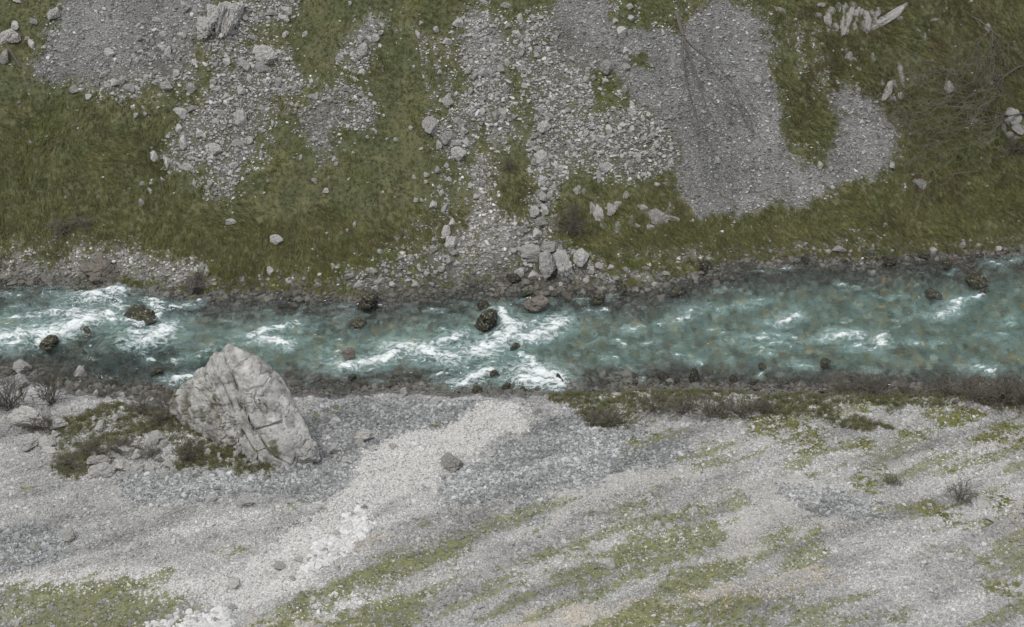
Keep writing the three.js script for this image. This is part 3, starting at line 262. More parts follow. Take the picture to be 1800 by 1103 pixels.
// ---------- materials ----------
const toS = (c) => 255 * (c <= 0.0031308 ? 12.92 * c : 1.055 * Math.pow(Math.max(c, 0), 1 / 2.4) - 0.055);
function texture(w, h, f, { color = true, repeat = true } = {}) {
  const d = new Uint8Array(w * h * 4), c = [0, 0, 0, 1];
  for (let j = 0; j < h; j++) for (let i = 0; i < w; i++) {
    c[3] = 1; f(i, j, c); const k = (j * w + i) * 4;
    for (let n = 0; n < 3; n++) d[k + n] = color ? toS(clamp(c[n])) : 255 * clamp(c[n]);
    d[k + 3] = 255 * clamp(c[3]);
  }
  const t = new THREE.DataTexture(d, w, h, THREE.RGBAFormat);
  t.colorSpace = color ? THREE.SRGBColorSpace : THREE.NoColorSpace; t.magFilter = THREE.LinearFilter; t.minFilter = THREE.LinearMipmapLinearFilter; t.generateMipmaps = true;
  t.wrapS = t.wrapT = repeat ? THREE.MirroredRepeatWrapping : THREE.ClampToEdgeWrapping; t.needsUpdate = true;
  return t;
}
// limestone: mottled, with dark pits, pale scars and thin joints
const stoneMap = texture(512, 512, (i, j, c) => {
  const x = i / 64, y = j / 64, a = fbm(x, y, 5), b = fbm(x * 3 + 9, y * 3, 3), p = ss(0.28, 0.5, fbm(x * 5 + 30, y * 5, 3)), s = ss(0.3, 0.5, fbm(x * 2.2 + 70, y * 2.2, 3));
  let v = 0.72 + 0.3 * a + 0.22 * b; v = lerp(v, 0.34, p * 0.75); v = lerp(v, 1, s * 0.5);
  c[0] = v; c[1] = v * 0.99; c[2] = v * 0.965;
});
const stoneBump = texture(512, 512, (i, j, c) => { const x = i / 64, y = j / 64; c[0] = c[1] = c[2] = 0.5 + 0.5 * fbm(x, y, 5) + 0.3 * fbm(x * 5 + 3, y * 5, 3) - 0.35 * ss(0.28, 0.45, fbm(x * 5 + 30, y * 5, 3)); }, { color: false });
// river rock: dark algae and moss with bare pale flecks
const mossMap = texture(512, 512, (i, j, c) => {
  const x = i / 64, y = j / 64, a = fbm(x * 1.3, y * 1.3, 4), f = ss(0.16, 0.34, fbm(x * 3.1 + 12, y * 3.1, 4)), g = ss(0.02, 0.3, fbm(x * 1.1 + 50, y * 1.1, 4)), k = 0.8 + 0.6 * fbm(x * 7, y * 7, 2);
  c[0] = lerp(0.036, 0.075, g) * k; c[1] = lerp(0.034, 0.082, g) * k; c[2] = lerp(0.026, 0.02, g) * k;
  const t = f * (0.6 + 0.4 * ss(-0.2, 0.3, a)); c[0] = lerp(c[0], 0.33, t); c[1] = lerp(c[1], 0.32, t); c[2] = lerp(c[2], 0.27, t);
});
const std = (o) => new THREE.MeshStandardMaterial({ roughness: 0.95, ...o });
const lin = (r, g = r, b = r) => new THREE.Color().setRGB(r, g, b);
const stone = (v, w = 0) => std({ color: lin(v * (1 + w), v, v * (1 - w)), map: stoneMap, bumpMap: stoneBump, bumpScale: 0.05 });
const M = {
  far: [0.4, 0.48, 0.55, 0.62].map((v) => stone(v, 0.005)), near: [0.44, 0.52, 0.6].map((v) => stone(v, 0.012)), white: [stone(0.72, 0.02)], grey: [stone(0.36, 0.02), stone(0.3, 0.01)],
  boulder: stone(0.56, 0.004), moss: [std({ map: mossMap, bumpMap: stoneBump, bumpScale: 0.06, roughness: 0.75 })], brown: [stone(0.2, 0.1), stone(0.13, 0.08)],
  wet: std({ color: lin(0.09, 0.085, 0.07), map: stoneMap, bumpMap: stoneBump, bumpScale: 0.04, roughness: 0.4 }),
};

// ---------- ground ----------
const vOf = (z) => (z > -3 ? z : -3 + (z + 3) * 1.18), zOf = (v) => (v > -3 ? v : -3 + (v + 3) / 1.18);
function axis(a, b, fine, lo, hi) { const o = []; let x = lo, s; while (x < a) { o.push(x); s = Math.min(5, fine + (a - x) * 0.16); x += Math.min(s, Math.max(fine, a - x)); } for (x = a; x < b; x += fine) o.push(x); for (x = b; x < hi; x += Math.min(5, fine + (x - b) * 0.16)) o.push(x); o.push(hi); return o; }
function sheet(xs, zs, yf, uvf) {
  const P = [], U = [], I = [], n = xs.length;
  for (const z of zs) for (const x of xs) { P.push(x, yf(x, z), z); U.push(...uvf(x, z)); }
  for (let j = 0; j < zs.length - 1; j++) for (let i = 0; i < n - 1; i++) { const a = j * n + i; I.push(a, a + n, a + 1, a + 1, a + n, a + n + 1); }
  const g = new THREE.BufferGeometry(); g.setAttribute('position', new THREE.Float32BufferAttribute(P, 3)); g.setAttribute('uv', new THREE.Float32BufferAttribute(U, 2)); g.setIndex(I); g.computeVertexNormals(); return g;
}
const cache = new Map();
const banks = (x) => { let c = cache.get(x); if (!c) cache.set(x, (c = [zNear(x), zFar(x)])); return c; };
const open = (x, z) => ss(-0.42, 0.12, fbm(x * 1.25, z * 1.25, 3));
const turfAt = (x, z) => ss(-0.34, 0.14, 0.8 * fbm(x * 2.2, z * 2.9, 4) + 0.9 * streak(x, z, 9) + 0.25 * n2(x * 7, z * 8));
const veilAt = (x, z) => ss(0, 0.2, fbm((x * 0.87 - z * 0.5) * 0.2 + 3, (x * 0.5 + z * 0.87) * 1.25, 4) + 0.22 * fbm(x * 3, z * 3.6, 3));
const algae = (x, z) => 1 - ss(0.6, 1.1, Math.hypot((x + 17) / 5.2, (z - 3.4) / 2.1) + 0.35 * n2(x * 0.9, z * 1.2)); // a bed dark with algae by the near bank
const groundMap = texture(2048, 2048, (i, j, c) => {
  const x = (i + 0.5) / 32 - 32, z = zOf((j + 0.5) / 32 - 32), [zn, zf] = banks(x), { m } = cover(x, z);
  const sp = hash(i, j, 3), sp2 = hash(i >> 1, j >> 1, 9), fine = 0.55 + 0.5 * sp + 0.35 * sp2, soft = 1 + 0.35 * fbm(x * 1.5, z * 1.5, 3);
  const put = (t, r, g, b) => { c[0] = lerp(c[0], r, t); c[1] = lerp(c[1], g, t); c[2] = lerp(c[2], b, t); };
  if (z < zf) {
    const dry = ss(-0.1, 0.35, fbm(x * 0.5 + 5, z * 0.7, 3) + (z > zf - 4 ? 0.15 : 0));
    c[0] = lerp(0.1, 0.13, dry) * soft; c[1] = lerp(0.11, 0.127, dry) * soft; c[2] = lerp(0.055, 0.068, dry) * soft;
    const hole = 1 - m('hole'), v = fine * 0.185 * (1 + 0.45 * (0.5 * fbm(x * 1.5, z * 0.35, 3) + 0.8 * fbm(x * 0.5 + 3, z * 0.5, 4)));
    put(m('fine') * hole, v, v, v * 1.01); put(m('coarse') * hole * (0.35 + 0.55 * open(x, z)), v * 0.6, v * 0.59, v * 0.5); put(m('pale') * hole, v * 1.1, v * 1.08, v);
    put(m('thin') * ss(-0.05, 0.3, fbm(x * 2.5, z * 2.5, 3)) * 0.7, v * 0.8, v * 0.76, v * 0.66);
  } else if (z > zn) {
    const v = fine * 0.31 * (1 + 0.8 * streak(x, z)); c[0] = v; c[1] = v; c[2] = v * 0.97;
    put(m('dark'), v * 0.72, v * 0.74, v * 0.75); put(m('sand') * 0.6, v * 1.16, v * 1.13, v * 1.05); put(m('chute'), v * 1.5, v * 1.49, v * 1.44); put(m('white') * 0.5, v * 1.5, v * 1.5, v * 1.5);
    put(m('tan') * 0.8 * ss(-0.3, 0.25, fbm(x * 1.1, z * 1.8, 4)), v * 1.22, v * 1.08, v * 0.84);
    const tuft = turfAt(x, z);
    put(m('veil') * veilAt(x, z) * 0.75, 0.18 * soft, 0.19 * soft, 0.095); put(m('turf') * tuft * 0.85, 0.17 * soft, 0.18 * soft, 0.085); put(m('moss') * tuft, 0.15 * soft, 0.155 * soft, 0.06); put(m('meadow') * 0.8, 0.12 * soft, 0.118 * soft, 0.062);
    put(ss(0.9, 0.2, z - zn) * ss(-0.3, 0.2, fbm(x * 2, z * 2, 3)), 0.09, 0.085, 0.066);
  } else {
    const e = Math.min(zn - z, z - zf), k = ss(0.7, 2.7, e + 0.9 * fbm(x * 0.5, z * 0.7, 3)) * (1 - 0.85 * algae(x, z)), w = fbm(x * 1.7, z * 2, 4), v = 0.6 + 0.6 * sp2;
    c[0] = lerp(0.12, 0.38 + 0.3 * w, k) * v; c[1] = lerp(0.112, 0.39 + 0.24 * w, k) * v; c[2] = lerp(0.095, 0.35 + 0.16 * w, k) * v;
  }
});
const groundBump = texture(1024, 1024, (i, j, c) => { c[0] = c[1] = c[2] = 0.45 + 0.3 * hash(i >> 1, j >> 1, 5) + 0.25 * hash(i, j) ; }, { color: false });
groundBump.repeat.set(2, 2);
const gm = std({ map: groundMap, bumpMap: groundBump, bumpScale: 0.03, roughness: 1 });
const ground = new THREE.Mesh(sheet(axis(-29, 29, 0.17, -90, 90), axis(-20, 25, 0.14, -90, 52), (x, z) => height(x, z, ...banks(x)), (x, z) => [(x + 32) / 64, (vOf(z) + 32) / 64]), gm);
ground.name = 'ground'; ground.userData = { kind: 'structure', label: 'gorge floor and slope of scree, turf and gravel' }; scene.add(ground);

// ---------- river ----------
const FX0 = -32, FZ0 = -8, FW = 64, FH = 16;
const riffles = []; // small broken riffles between the rapids
for (let i = 0; i < 170; i++) { const x = rr(-28, 28), z = lerp(lineAt(PLAN.far, x) + 0.5, lineAt(PLAN.near, x) - 0.5, rnd()), l = rr(0.25, 1.1), a = rr(-0.5, 0.5) + (rnd() < 0.25 ? 0.8 : 0), b = a + rr(-0.6, 0.6); if (x > 6 && rnd() < 0.35) continue; riffles.push([rr(0.05, 0.14), rr(0.35, 0.7), x, z, x - l * 0.5 * Math.cos(a), z + l * 0.5 * Math.sin(a), x - l * 0.5 * (Math.cos(a) + Math.cos(b)), z + l * 0.5 * (Math.sin(a) + Math.sin(b))].map((v) => +v.toFixed(3))); }
const foamLines = [...PLAN.foam.map(([w, ...r]) => [w * 1.2, ...r]), ...riffles].map(([w, s, ...p]) => ({ w, s, p, x0: Math.min(...p.filter((_, i) => i % 2 === 0)) - w * 6, x1: Math.max(...p.filter((_, i) => i % 2 === 0)) + w * 3.4, z0: Math.min(...p.filter((_, i) => i % 2)) - w * 3.2, z1: Math.max(...p.filter((_, i) => i % 2)) + w * 3.2 }));
function foamAt(x, z) { // [dense white, milky water round it]
  const wx = x + 0.16 * n2(x * 2.2, z * 3.1) + 0.07 * n2(x * 6, z * 8), wz = z + 0.12 * n2(x * 2 + 9, z * 3) + 0.06 * n2(x * 6 + 9, z * 9);
  let f = 0, h = 0;
  for (const L of foamLines) {
    if (wx < L.x0 - 1.2 || wx > L.x1 || wz < L.z0 || wz > L.z1) continue;
    for (let i = 0; i + 3 < L.p.length; i += 2) {
      const ax = L.p[i], az = L.p[i + 1], bx = L.p[i + 2] - ax, bz = L.p[i + 3] - az, t = clamp(((wx - ax) * bx + (wz - az) * bz) / (bx * bx + bz * bz)), dx = wx - ax - bx * t, dz = (wz - az - bz * t) * 1.15;
      const d = Math.hypot(dx < 0 ? dx * 0.5 : dx * 1.3, dz) / L.w; // sharp upstream, trailing away downstream
      f = Math.max(f, L.s * (1 - ss(0.25, 1.1, d))); h = Math.max(h, L.s * (1 - ss(0.3, 3.4, d)));
    }
  }
  return [f, h];
}
const FTW = 2048, FTH = 768, foamGlintField = new Float32Array(FTW * FTH * 2);
for (let j = 0; j < FTH; j++) for (let i = 0; i < FTW; i++) { const x = FX0 + (i + 0.5) / FTW * FW, z = FZ0 + (j + 0.5) / FTH * FH; if (z < zFarQ(x) - 0.6 || z > zNearQ(x) + 0.6) continue; const [f, h] = foamAt(x, z), k = (j * FTW + i) * 2, e = Math.min(zNearQ(x) - z, z - zFarQ(x)); foamGlintField[k] = f; foamGlintField[k + 1] = Math.max(h, (0.16 + 0.32 * ss(9, 0, x)) * ss(0.3, 1.6, e) * (1 - algae(x, z)) * ss(-0.15, 0.35, fbm(x * 0.8 + 3, z * 1.3, 3))); }  // base level over open water: milky water, and sky glints painted as pale flecks
function zFarQ(x) { return lineAt(PLAN.far, x); } function zNearQ(x) { return lineAt(PLAN.near, x); }
const foamSample = (x, z, n) => { const i = clamp(Math.floor((x - FX0) / FW * FTW), 0, FTW - 1), j = clamp(Math.floor((z - FZ0) / FH * FTH), 0, FTH - 1); return foamGlintField[(j * FTW + i) * 2 + n]; };
function waterY(x, z) {
  const wx = x + 0.5 * n2(x * 0.5, z * 0.8), e = Math.min(zNearQ(x) - z, z - zFarQ(x)), k = 0.35 + 0.65 * ss(0, 2, e), f = foamSample(x, z, 1), up = foamSample(x - 0.45, z, 1);
  return k * (0.05 * n2(wx * 0.8, z * 1.7) + 0.03 * n2(wx * 2.1 + z, z * 3.3) + 0.016 * n2(wx * 4.6 - z, z * 6.3)) + 0.05 * up - 0.07 * f * (1 - foamSample(x, z, 0)) + foamSample(x, z, 0) * (0.1 + 0.09 * n2(x * 3.2, z * 4.1) + 0.06 * n2(x * 8, z * 9));
}
const ripple = texture(1024, 1024, (i, j, c) => { const x = i / 32, y = j / 20; c[0] = c[1] = c[2] = 0.5 + 0.35 * n2(x + 0.8 * n2(x * 0.4, y * 0.4), y * 1.3) + 0.25 * n2(x * 2.3 + y, y * 2.6) + 0.12 * n2(x * 5, y * 6); }, { color: false });
const waterMat = new THREE.MeshPhysicalMaterial({ color: 0xffffff, transmission: 1, thickness: 1, ior: 1.33, roughness: 0.04, attenuationColor: lin(0.42, 0.66, 0.68), attenuationDistance: 1.9, bumpMap: ripple, bumpScale: 0.05 });
const river = new THREE.Group(); river.name = 'river'; river.userData = { kind: 'structure', label: 'clear turquoise river running over cobbles' }; scene.add(river);
{
  const xs = [], zs = []; for (let x = -34; x <= 34; x += 0.085) xs.push(x); for (let z = -8.5; z <= 7.5; z += 0.085) zs.push(z);
  xs.unshift(-88, -70, -50, -40); xs.push(40, 50, 70, 88);
  const top = sheet(xs, zs, waterY, (x, z) => [x / 8, z / 8]);
  // closed below, well under the bed
  const p = [...top.attributes.position.array], u = [...top.attributes.uv.array], idx = [...top.index.array], nx = xs.length, nz = zs.length, rim = [];
  for (let i = 0; i < nx; i++) rim.push(i); for (let j = 1; j < nz; j++) rim.push(j * nx + nx - 1); for (let i = nx - 2; i >= 0; i--) rim.push((nz - 1) * nx + i); for (let j = nz - 2; j > 0; j--) rim.push(j * nx);
  const base = p.length / 3; for (const r of rim) { p.push(p[r * 3], -3, p[r * 3 + 2]); u.push(0, 0); }
  for (let k = 0; k < rim.length; k++) { const l = (k + 1) % rim.length; idx.push(rim[k], rim[l], base + k, rim[l], base + l, base + k); }
  const c4 = p.length / 3; p.push(0, -3, 0); u.push(0, 0); for (let k = 0; k < rim.length; k++) idx.push(base + k, base + (k + 1) % rim.length, c4);
  const g = new THREE.BufferGeometry(); g.setAttribute('position', new THREE.Float32BufferAttribute(p, 3)); g.setAttribute('uv', new THREE.Float32BufferAttribute(u, 2)); g.setIndex(idx); g.computeVertexNormals();
  const w = new THREE.Mesh(g, waterMat); w.name = 'water'; river.add(w);
  // foam: a froth of its own lying on the water, plus painted sky glints
  const foamGlintMap = texture(FTW, FTH, (i, j, c) => {
    const k = (j * FTW + i) * 2, f = foamGlintField[k], h = foamGlintField[k + 1]; c[0] = 0.8; c[1] = 0.85; c[2] = 0.87;
    if (h <= 0.001) { c[3] = 0; return; }
    const x = FX0 + (i + 0.5) / FTW * FW, z = FZ0 + (j + 0.5) / FTH * FH, wx = x + 0.25 * n2(x * 1.5, z * 2.5), wz = z + 0.18 * n2(x * 1.3, z * 2.2 + 7);
    const lace = 1 - Math.abs(n2(wx * 2.6, wz * 6)) * 1.7, lace2 = 1 - Math.abs(n2(wx * 6 + 5, wz * 11)) * 1.6, lace3 = 1 - Math.abs(n2(wx * 13 + 2, wz * 20)) * 1.5, n = 0.5 + fbm(wx * 1.8, wz * 4.6, 5);
    const dense = ss(0.42, 1.1, f * 0.86 + 0.75 * (n - 0.5) + 0.24 * lace2 + 0.2 * lace3 - 0.22), thin = ss(0.62, 1.2, h * 0.8 + 0.36 * lace + 0.24 * lace2 + 0.16 * lace3 - 0.3) * ss(0.02, 0.3, h);
    const froth = Math.max(dense * 0.88, thin * 0.62), milk = h * 0.4 * n * ss(0, 0.5, h) * (1 - 0.85 * algae(x, z)), q = ss(0.15, 0.6, froth); // aerated water is turquoise, froth white
    c[0] = lerp(0.46, 0.8, q); c[1] = lerp(0.68, 0.85, q); c[2] = lerp(0.67, 0.87, q); c[3] = clamp(Math.max(froth, milk));
  }, { repeat: false });
  const fm = std({ map: foamGlintMap, transparent: true, roughness: 0.8, side: THREE.DoubleSide });
  const P = [], U = [], I = []; const at = new Map(), step = 0.085;
  const vert = (i, j) => { const key = i * 4096 + j; if (!at.has(key)) { const x = -31.5 + i * step, z = -7.6 + j * step; at.set(key, P.length / 3); P.push(x, waterY(x, z) + 0.02, z); U.push((x - FX0) / FW, (z - FZ0) / FH); } return at.get(key); };
  for (let i = 0; i < 740; i++) for (let j = 0; j < 178; j++) { const x = -31.5 + (i + 0.5) * step, z = -7.6 + (j + 0.5) * step; if (foamSample(x, z, 1) > 0.001) { const a = vert(i, j), b = vert(i, j + 1), d = vert(i + 1, j), e = vert(i + 1, j + 1); I.push(a, b, d, d, b, e); } }
  const fg = new THREE.BufferGeometry(); fg.setAttribute('position', new THREE.Float32BufferAttribute(P, 3)); fg.setAttribute('uv', new THREE.Float32BufferAttribute(U, 2)); fg.setIndex(I); fg.computeVertexNormals();
  const fo = new THREE.Mesh(fg, fm); fo.name = 'foam'; fo.userData = { kind: 'stuff', label: 'white foam trailing downstream from the rapids with painted sky glints between' }; river.add(fo);
}

// ---------- helpers for things ----------
const used = {};
const numbered = (n) => { const k = (used[n] = (used[n] ?? -1) + 1); return k ? `${n}_${String(k).padStart(3, '0')}` : n; };
function add(o, name, label, category, group) { o.name = numbered(name); o.userData = { label, category }; if (group) o.userData.group = group; scene.add(o); return o; }
function boxUV(g, s = 1) {
  const p = g.attributes.position, u = new Float32Array(p.count * 2), a = new THREE.Vector3(), b = new THREE.Vector3(), c = new THREE.Vector3();
  for (let i = 0; i < p.count; i += 3) {
    a.fromBufferAttribute(p, i); b.fromBufferAttribute(p, i + 1).sub(a); c.fromBufferAttribute(p, i + 2).sub(a); b.cross(c);
    const ax = Math.abs(b.x), ay = Math.abs(b.y), az = Math.abs(b.z);
    for (let k = 0; k < 3; k++) { const x = p.getX(i + k), y = p.getY(i + k), z = p.getZ(i + k), q = ay >= ax && ay >= az ? [x, z] : ax >= az ? [z, y] : [x, y]; u[(i + k) * 2] = q[0] * s; u[(i + k) * 2 + 1] = q[1] * s; }
  }
  g.setAttribute('uv', new THREE.BufferAttribute(u, 2)); return g;
}
// a broken block: planes cut from a ball, worn and pitted
function rock(detail, planes, rough, round, uv = 0.35, flute = 0) {
  const g0 = mergeVertices(new THREE.IcosahedronGeometry(1, detail).deleteAttribute('uv').deleteAttribute('normal')), p = g0.attributes.position, N = [], o = rr(0, 200), v = new THREE.Vector3();
  for (let i = 0; i < planes; i++) { const n = new THREE.Vector3(rr(-1, 1), rr(-1, 1), rr(-1, 1)).normalize(); N.push([n, rr(0.5, 0.86)]); }
  for (let i = 0; i < p.count; i++) {
    v.fromBufferAttribute(p, i); let s = Math.pow(1.12, -round);
    for (const [n, d] of N) { const t = n.dot(v); if (t > 0.05) s += Math.pow(d / t, -round); }
    let r = Math.pow(s, -1 / round);
    if (flute) r *= 1 + flute * (fbm3(v.x * 4.5 + o, v.y * 3, v.z * 0.9, 3) - 0.6 * ss(0.25, 0.5, n3(v.x * 5 + o, v.y * 3, v.z * 1.1)));
    if (rough) { const w = worley3(v.x * 1.7 + o, v.y * 2.6, v.z * 1.7); r *= 1 + rough * (fbm3(v.x * 1.6 + o, v.y * 1.6, v.z * 1.6, 4) + 0.5 * (w[2] - 0.5) - 0.55 * (1 - ss(0, 0.14, w[1] - w[0]))); }
    p.setXYZ(i, v.x * r, v.y * r, v.z * r);
  }
  return boxUV(toCreasedNormals(g0.toNonIndexed(), 0.45), uv);
}
const G = { block: [], boulder: [], round: [], slab: [] };
for (let i = 0; i < 12; i++) G.block.push(rock(7, 11 + (i % 6), 0.17, 34));
for (let i = 0; i < 6; i++) G.boulder.push(rock(16, 11 + i, 0.24, 30, 0.6));
for (let i = 0; i < 5; i++) G.round.push(rock(14, 8, 0.26, 9, 0.22));
for (let i = 0; i < 6; i++) G.slab.push(rock(12, 9, 0.3, 16, 0.6, 0.32));
const small = []; for (let i = 0; i < 6; i++) small.push(rock(2, 9 + i % 4, 0, 40));
const mid = []; for (let i = 0; i < 6; i++) mid.push(rock(3, 10, 0.12, 34));
const pick = (a) => a[(rnd() * a.length) | 0];
// axes of the ground at a point: along the river, out of the ground, across
const X = new THREE.Vector3(), Y = new THREE.Vector3(), Z = new THREE.Vector3(), Q = new THREE.Matrix4();
function frame(x, z, flat = 0) { const e = 0.25, hx = (height(x + e, z) - height(x - e, z)) / (2 * e) * (1 - flat), hz = (height(x, z + e) - height(x, z - e)) / (2 * e) * (1 - flat); Y.set(-hx, 1, -hz).normalize(); X.set(1, hx, 0).normalize(); Z.crossVectors(X, Y).normalize(); X.crossVectors(Y, Z); return Q.makeBasis(X, Y, Z); }
function placeRock(geo, mat, x, z, sx, sy, sz, { sink = 0.25, flat = 0, turn = 0, tip = 0.2, y } = {}) {
  const m = new THREE.Mesh(geo, mat); m.castShadow = m.receiveShadow = true;
  const q = new THREE.Quaternion().setFromRotationMatrix(frame(x, z, flat)).multiply(new THREE.Quaternion().setFromEuler(new THREE.Euler(rr(-tip, tip), turn, rr(-tip, tip))));
  m.quaternion.copy(q); m.scale.set(sx, sy, sz); m.position.set(x, y ?? height(x, z), z).addScaledVector(Y, sy * (0.7 - sink * 2)); return m;
}

// ---------- rocks one can tell apart ----------
const KIND = { // name, what and where, group, materials, shapes
  knob: ['limestone_knob', 'limestone knob poking from the turf beside the grey scree fan', 'limestone knobs in the turf beside the scree fan', M.far, G.block],
  fan: ['scree_rock', 'rock lying on the wide grey scree fan', 'rocks on the grey scree fan', M.far, G.block],
  stream: ['stream_block', 'block in the long rock stream below the fluted outcrop', 'blocks of the rock stream', M.far, G.block],
  patch: ['scree_rock', 'block in the narrow stone patch high on the turf', 'blocks of the narrow stone patch', M.far, G.block],
  fork: ['scree_rock', 'block in the forked stone patch amid the turf', 'blocks of the forked stone patch', M.far, G.block],
  gully: ['gully_block', 'block in the pale stony gully across the river', 'blocks of the stony gully', M.far, G.block],
  lone: ['field_rock', 'rock lying loose on the green slope', 'single rocks on the green slope', M.far, G.block],
  mid: ['field_rock', 'rock on the turf beside the foot of the stony gully', 'rocks beside the foot of the gully', M.far, G.block],
  talus: ['field_block', 'rock in the mossy block field beside the fine grey apron', 'rocks of the mossy block field', M.far, G.block],
  apron: ['scree_rock', 'rock on the smooth fine grey scree apron', 'loose rocks on the fine scree apron', M.far, G.block],
  slab: ['standing_rock', 'weathered limestone slab standing out of the dark steep turf', 'slabs in the steep turf', M.far.slice(0, 2), G.boulder],
  outcrop: ['limestone_knob', 'jagged limestone tooth in the grassy hump above the bank grass', 'limestone teeth in the grassy hump', M.far, G.slab],
  ridge: ['field_rock', 'block in the line of rocks beside the round bare bush', 'line of blocks beside the bare bush', M.far, G.block],
  shore: ['shore_rock', 'rock among the rubble along the far water edge', 'rubble along the far water edge', M.far, G.block],
  riv: ['river_boulder', 'dark wet boulder with pale flecks standing in the river', 'dark boulders in the river', M.moss, G.round],
  near: ['bank_rock', 'rock heaped around the grassy mound by the great boulder', 'rocks heaped by the great boulder', M.near, G.block],
  strewn: ['gravel_rock', 'rock lying loose on the pale gravel bank', 'loose rocks on the gravel bank', M.near, G.block],
};
const TONE = new Map([[M.far[0], 'dark grey'], [M.far[1], 'grey'], [M.far[2], 'light grey'], [M.far[3], 'pale'], [M.near[0], 'grey'], [M.near[1], 'light grey'], [M.near[2], 'pale']]);
const look = (mat, w, h) => { const r = Math.max(w, h) / Math.min(w, h), s = Math.max(w, h); return `${s > 0.55 ? 'large' : s > 0.34 ? 'middling' : 'small'} ${r > 1.45 ? 'long ' : r < 1.12 ? 'chunky ' : ''}${TONE.has(mat) ? TONE.get(mat) + ' ' : ''}`; };
const SPECIAL = [ // kind, place in its list, label
  ['riv', 0, 'long low dark boulder ringed by white foam near the grey bank rock'], ['riv', 1, 'round moss topped boulder splitting the white rapids'], ['riv', 2, 'smooth brown oval boulder below the tall pale bank rocks'],
  ['riv', 3, 'dark mossy boulder at the foot of the far rubble bank'], ['riv', 5, 'small brown boulder alone in the turquoise water'], ['riv', 14, 'green mossy boulder in the shallow broad reach of the river'],
  ['riv', 25, 'bright green mossy boulder at the end of the pale shore stones'], ['stream', 39, 'largest smooth pale block perched at the upper edge of the rock stream'], ['stream', 5, 'upright oval grey block in the middle of the rock stream'], ['gully', 1, 'cleft pale slab at the edge of the stony gully'],
  ['gully', 0, 'pale spiky block sitting at the bend of the stony gully'], ['talus', 15, 'largest pitted block in the mossy block field'], ['apron', 1, 'pale yellowish upright stone alone on the fine scree apron'],
  ['shore', 0, 'long tilted pale boulder above the water beside the ridge of blocks'], ['near', 0, 'square grey rock beside the bare branches at the water edge'], ['near', 1, 'pale rock with moss by the dark foaming pool'],
  ['near', 2, 'small rock with bright moss top at the near water edge'], ['strewn', 0, 'grey pointed stone standing at the near water edge'], ['strewn', 2, 'brown grey rock between the dark rubble and the pale stone chute'],
  ['lone', 0, 'rounded pale block beside the top of the stony gully'], ['lone', 25, 'knobbly grey rock alone in the middle of the lower turf'],
];
const count = {};
for (const [kind, x, z, w, h, extra] of PLAN.rocks) {
  const n = (count[kind] = (count[kind] ?? -1) + 1), [name, label, group, mats, shapes] = KIND[kind], sp = SPECIAL.find((s) => s[0] === kind && s[1] === n), big = Math.max(w, h) > 0.6;
  let geo = big && shapes === G.block ? pick(G.boulder) : pick(shapes), mat = pick(mats), m; const r = rr(-0.3, 0.3);
  if (kind === 'riv') {
    if (n === 2 || n === 5) mat = M.brown[0];
    if (n < 2) geo = G.round[n + 1];
    m = placeRock(geo, mat, x, z, w * 0.58, h * 0.62, Math.max(w * 0.5, h * 0.7), { flat: 1, turn: r, tip: 0.12, y: n > 30 ? -0.02 : Math.max(-0.1, height(x, z)) , sink: n > 30 ? 0.3 : 0.22 });
    if (n === 7 || n === 4) m.position.y -= h * 0.2;
  } else if (kind === 'near' || kind === 'strewn') m = placeRock(geo, mat, x, z, w * 0.6, h * 0.72, (w + h) * 0.36, { turn: r, tip: 0.2, sink: 0.2 });
  else if (kind === 'slab' || kind === 'outcrop') m = placeRock(geo, mat, x, z, w * 0.78, Math.max(Math.min(w, h), 0.3 * Math.max(w, h)) * 0.42, h * 0.7, { turn: extra === 'tilt' ? 0.62 : r * 0.9 - 0.1, tip: 0.14, sink: 0.3 });
  else m = placeRock(geo, mat, x, z, w * 0.6, Math.min(w, h) * 0.55, h * 0.62, { turn: r, sink: 0.2 });
  add(m, name, sp ? sp[2] : look(mat, w, h) + label, 'rock', sp ? undefined : group);
}
// the named big ones
const S = PLAN.spots;
const one = (name, label, geo, mat, [x, z], sx, sy, sz, o) => add(placeRock(geo, mat, x, z, sx, sy, sz, o), name, label, 'boulder');
one('bank_boulder', 'smooth grey flat topped boulder at the far water edge', G.boulder[0], M.brown[0], S.greyBank, 0.85, 0.75, 0.8, { flat: 1, turn: 0.3, tip: 0.05, sink: 0.3 });
one('bank_boulder', 'dark boulder with a pale top jutting into the water below the turf', G.boulder[3], M.brown[1], S.bankTwin, 0.6, 0.62, 0.65, { flat: 1, sink: 0.25 });
one('bank_boulder', 'tall pale pointed boulder leaning at the far water edge', G.slab[2], M.far[1], S.paleTall, 0.55, 0.75, 0.9, { flat: 0.3, tip: 0.1, turn: 0.2, sink: 0.15 });
one('bank_boulder', 'rounded pale boulder beside the tall pointed one', G.boulder[4], M.far[1], S.paleTwin, 0.48, 0.62, 0.7, { flat: 0.5, tip: 0.1, sink: 0.2 });
one('gravel_boulder', 'grey boulder alone beside the pale stone chute', G.boulder[4], M.grey[0], S.loneGrey, 0.48, 0.5, 0.48, { turn: 0.4, tip: 0.1 });
one('bank_boulder', 'long pale slab boulder tilted beside dark shrubs', G.boulder[2], M.near[2], S.slabLeft, 0.95, 0.6, 0.55, { turn: -0.4, tip: 0.1, sink: 0.15 });
one('boulder_fragment', 'rounded block split off the lower corner of the great boulder', G.boulder[5], M.boulder, S.fragment, 0.62, 0.78, 0.6, { flat: 1, tip: 0.1, sink: 0.15 });
one('outcrop_block', 'smooth grey face of the outcrop above the rock stream', G.slab[0], M.far[1], S.flutedSlab, 0.6, 0.42, 0.68, { turn: 0.3, tip: 0.1, sink: 0.15 });
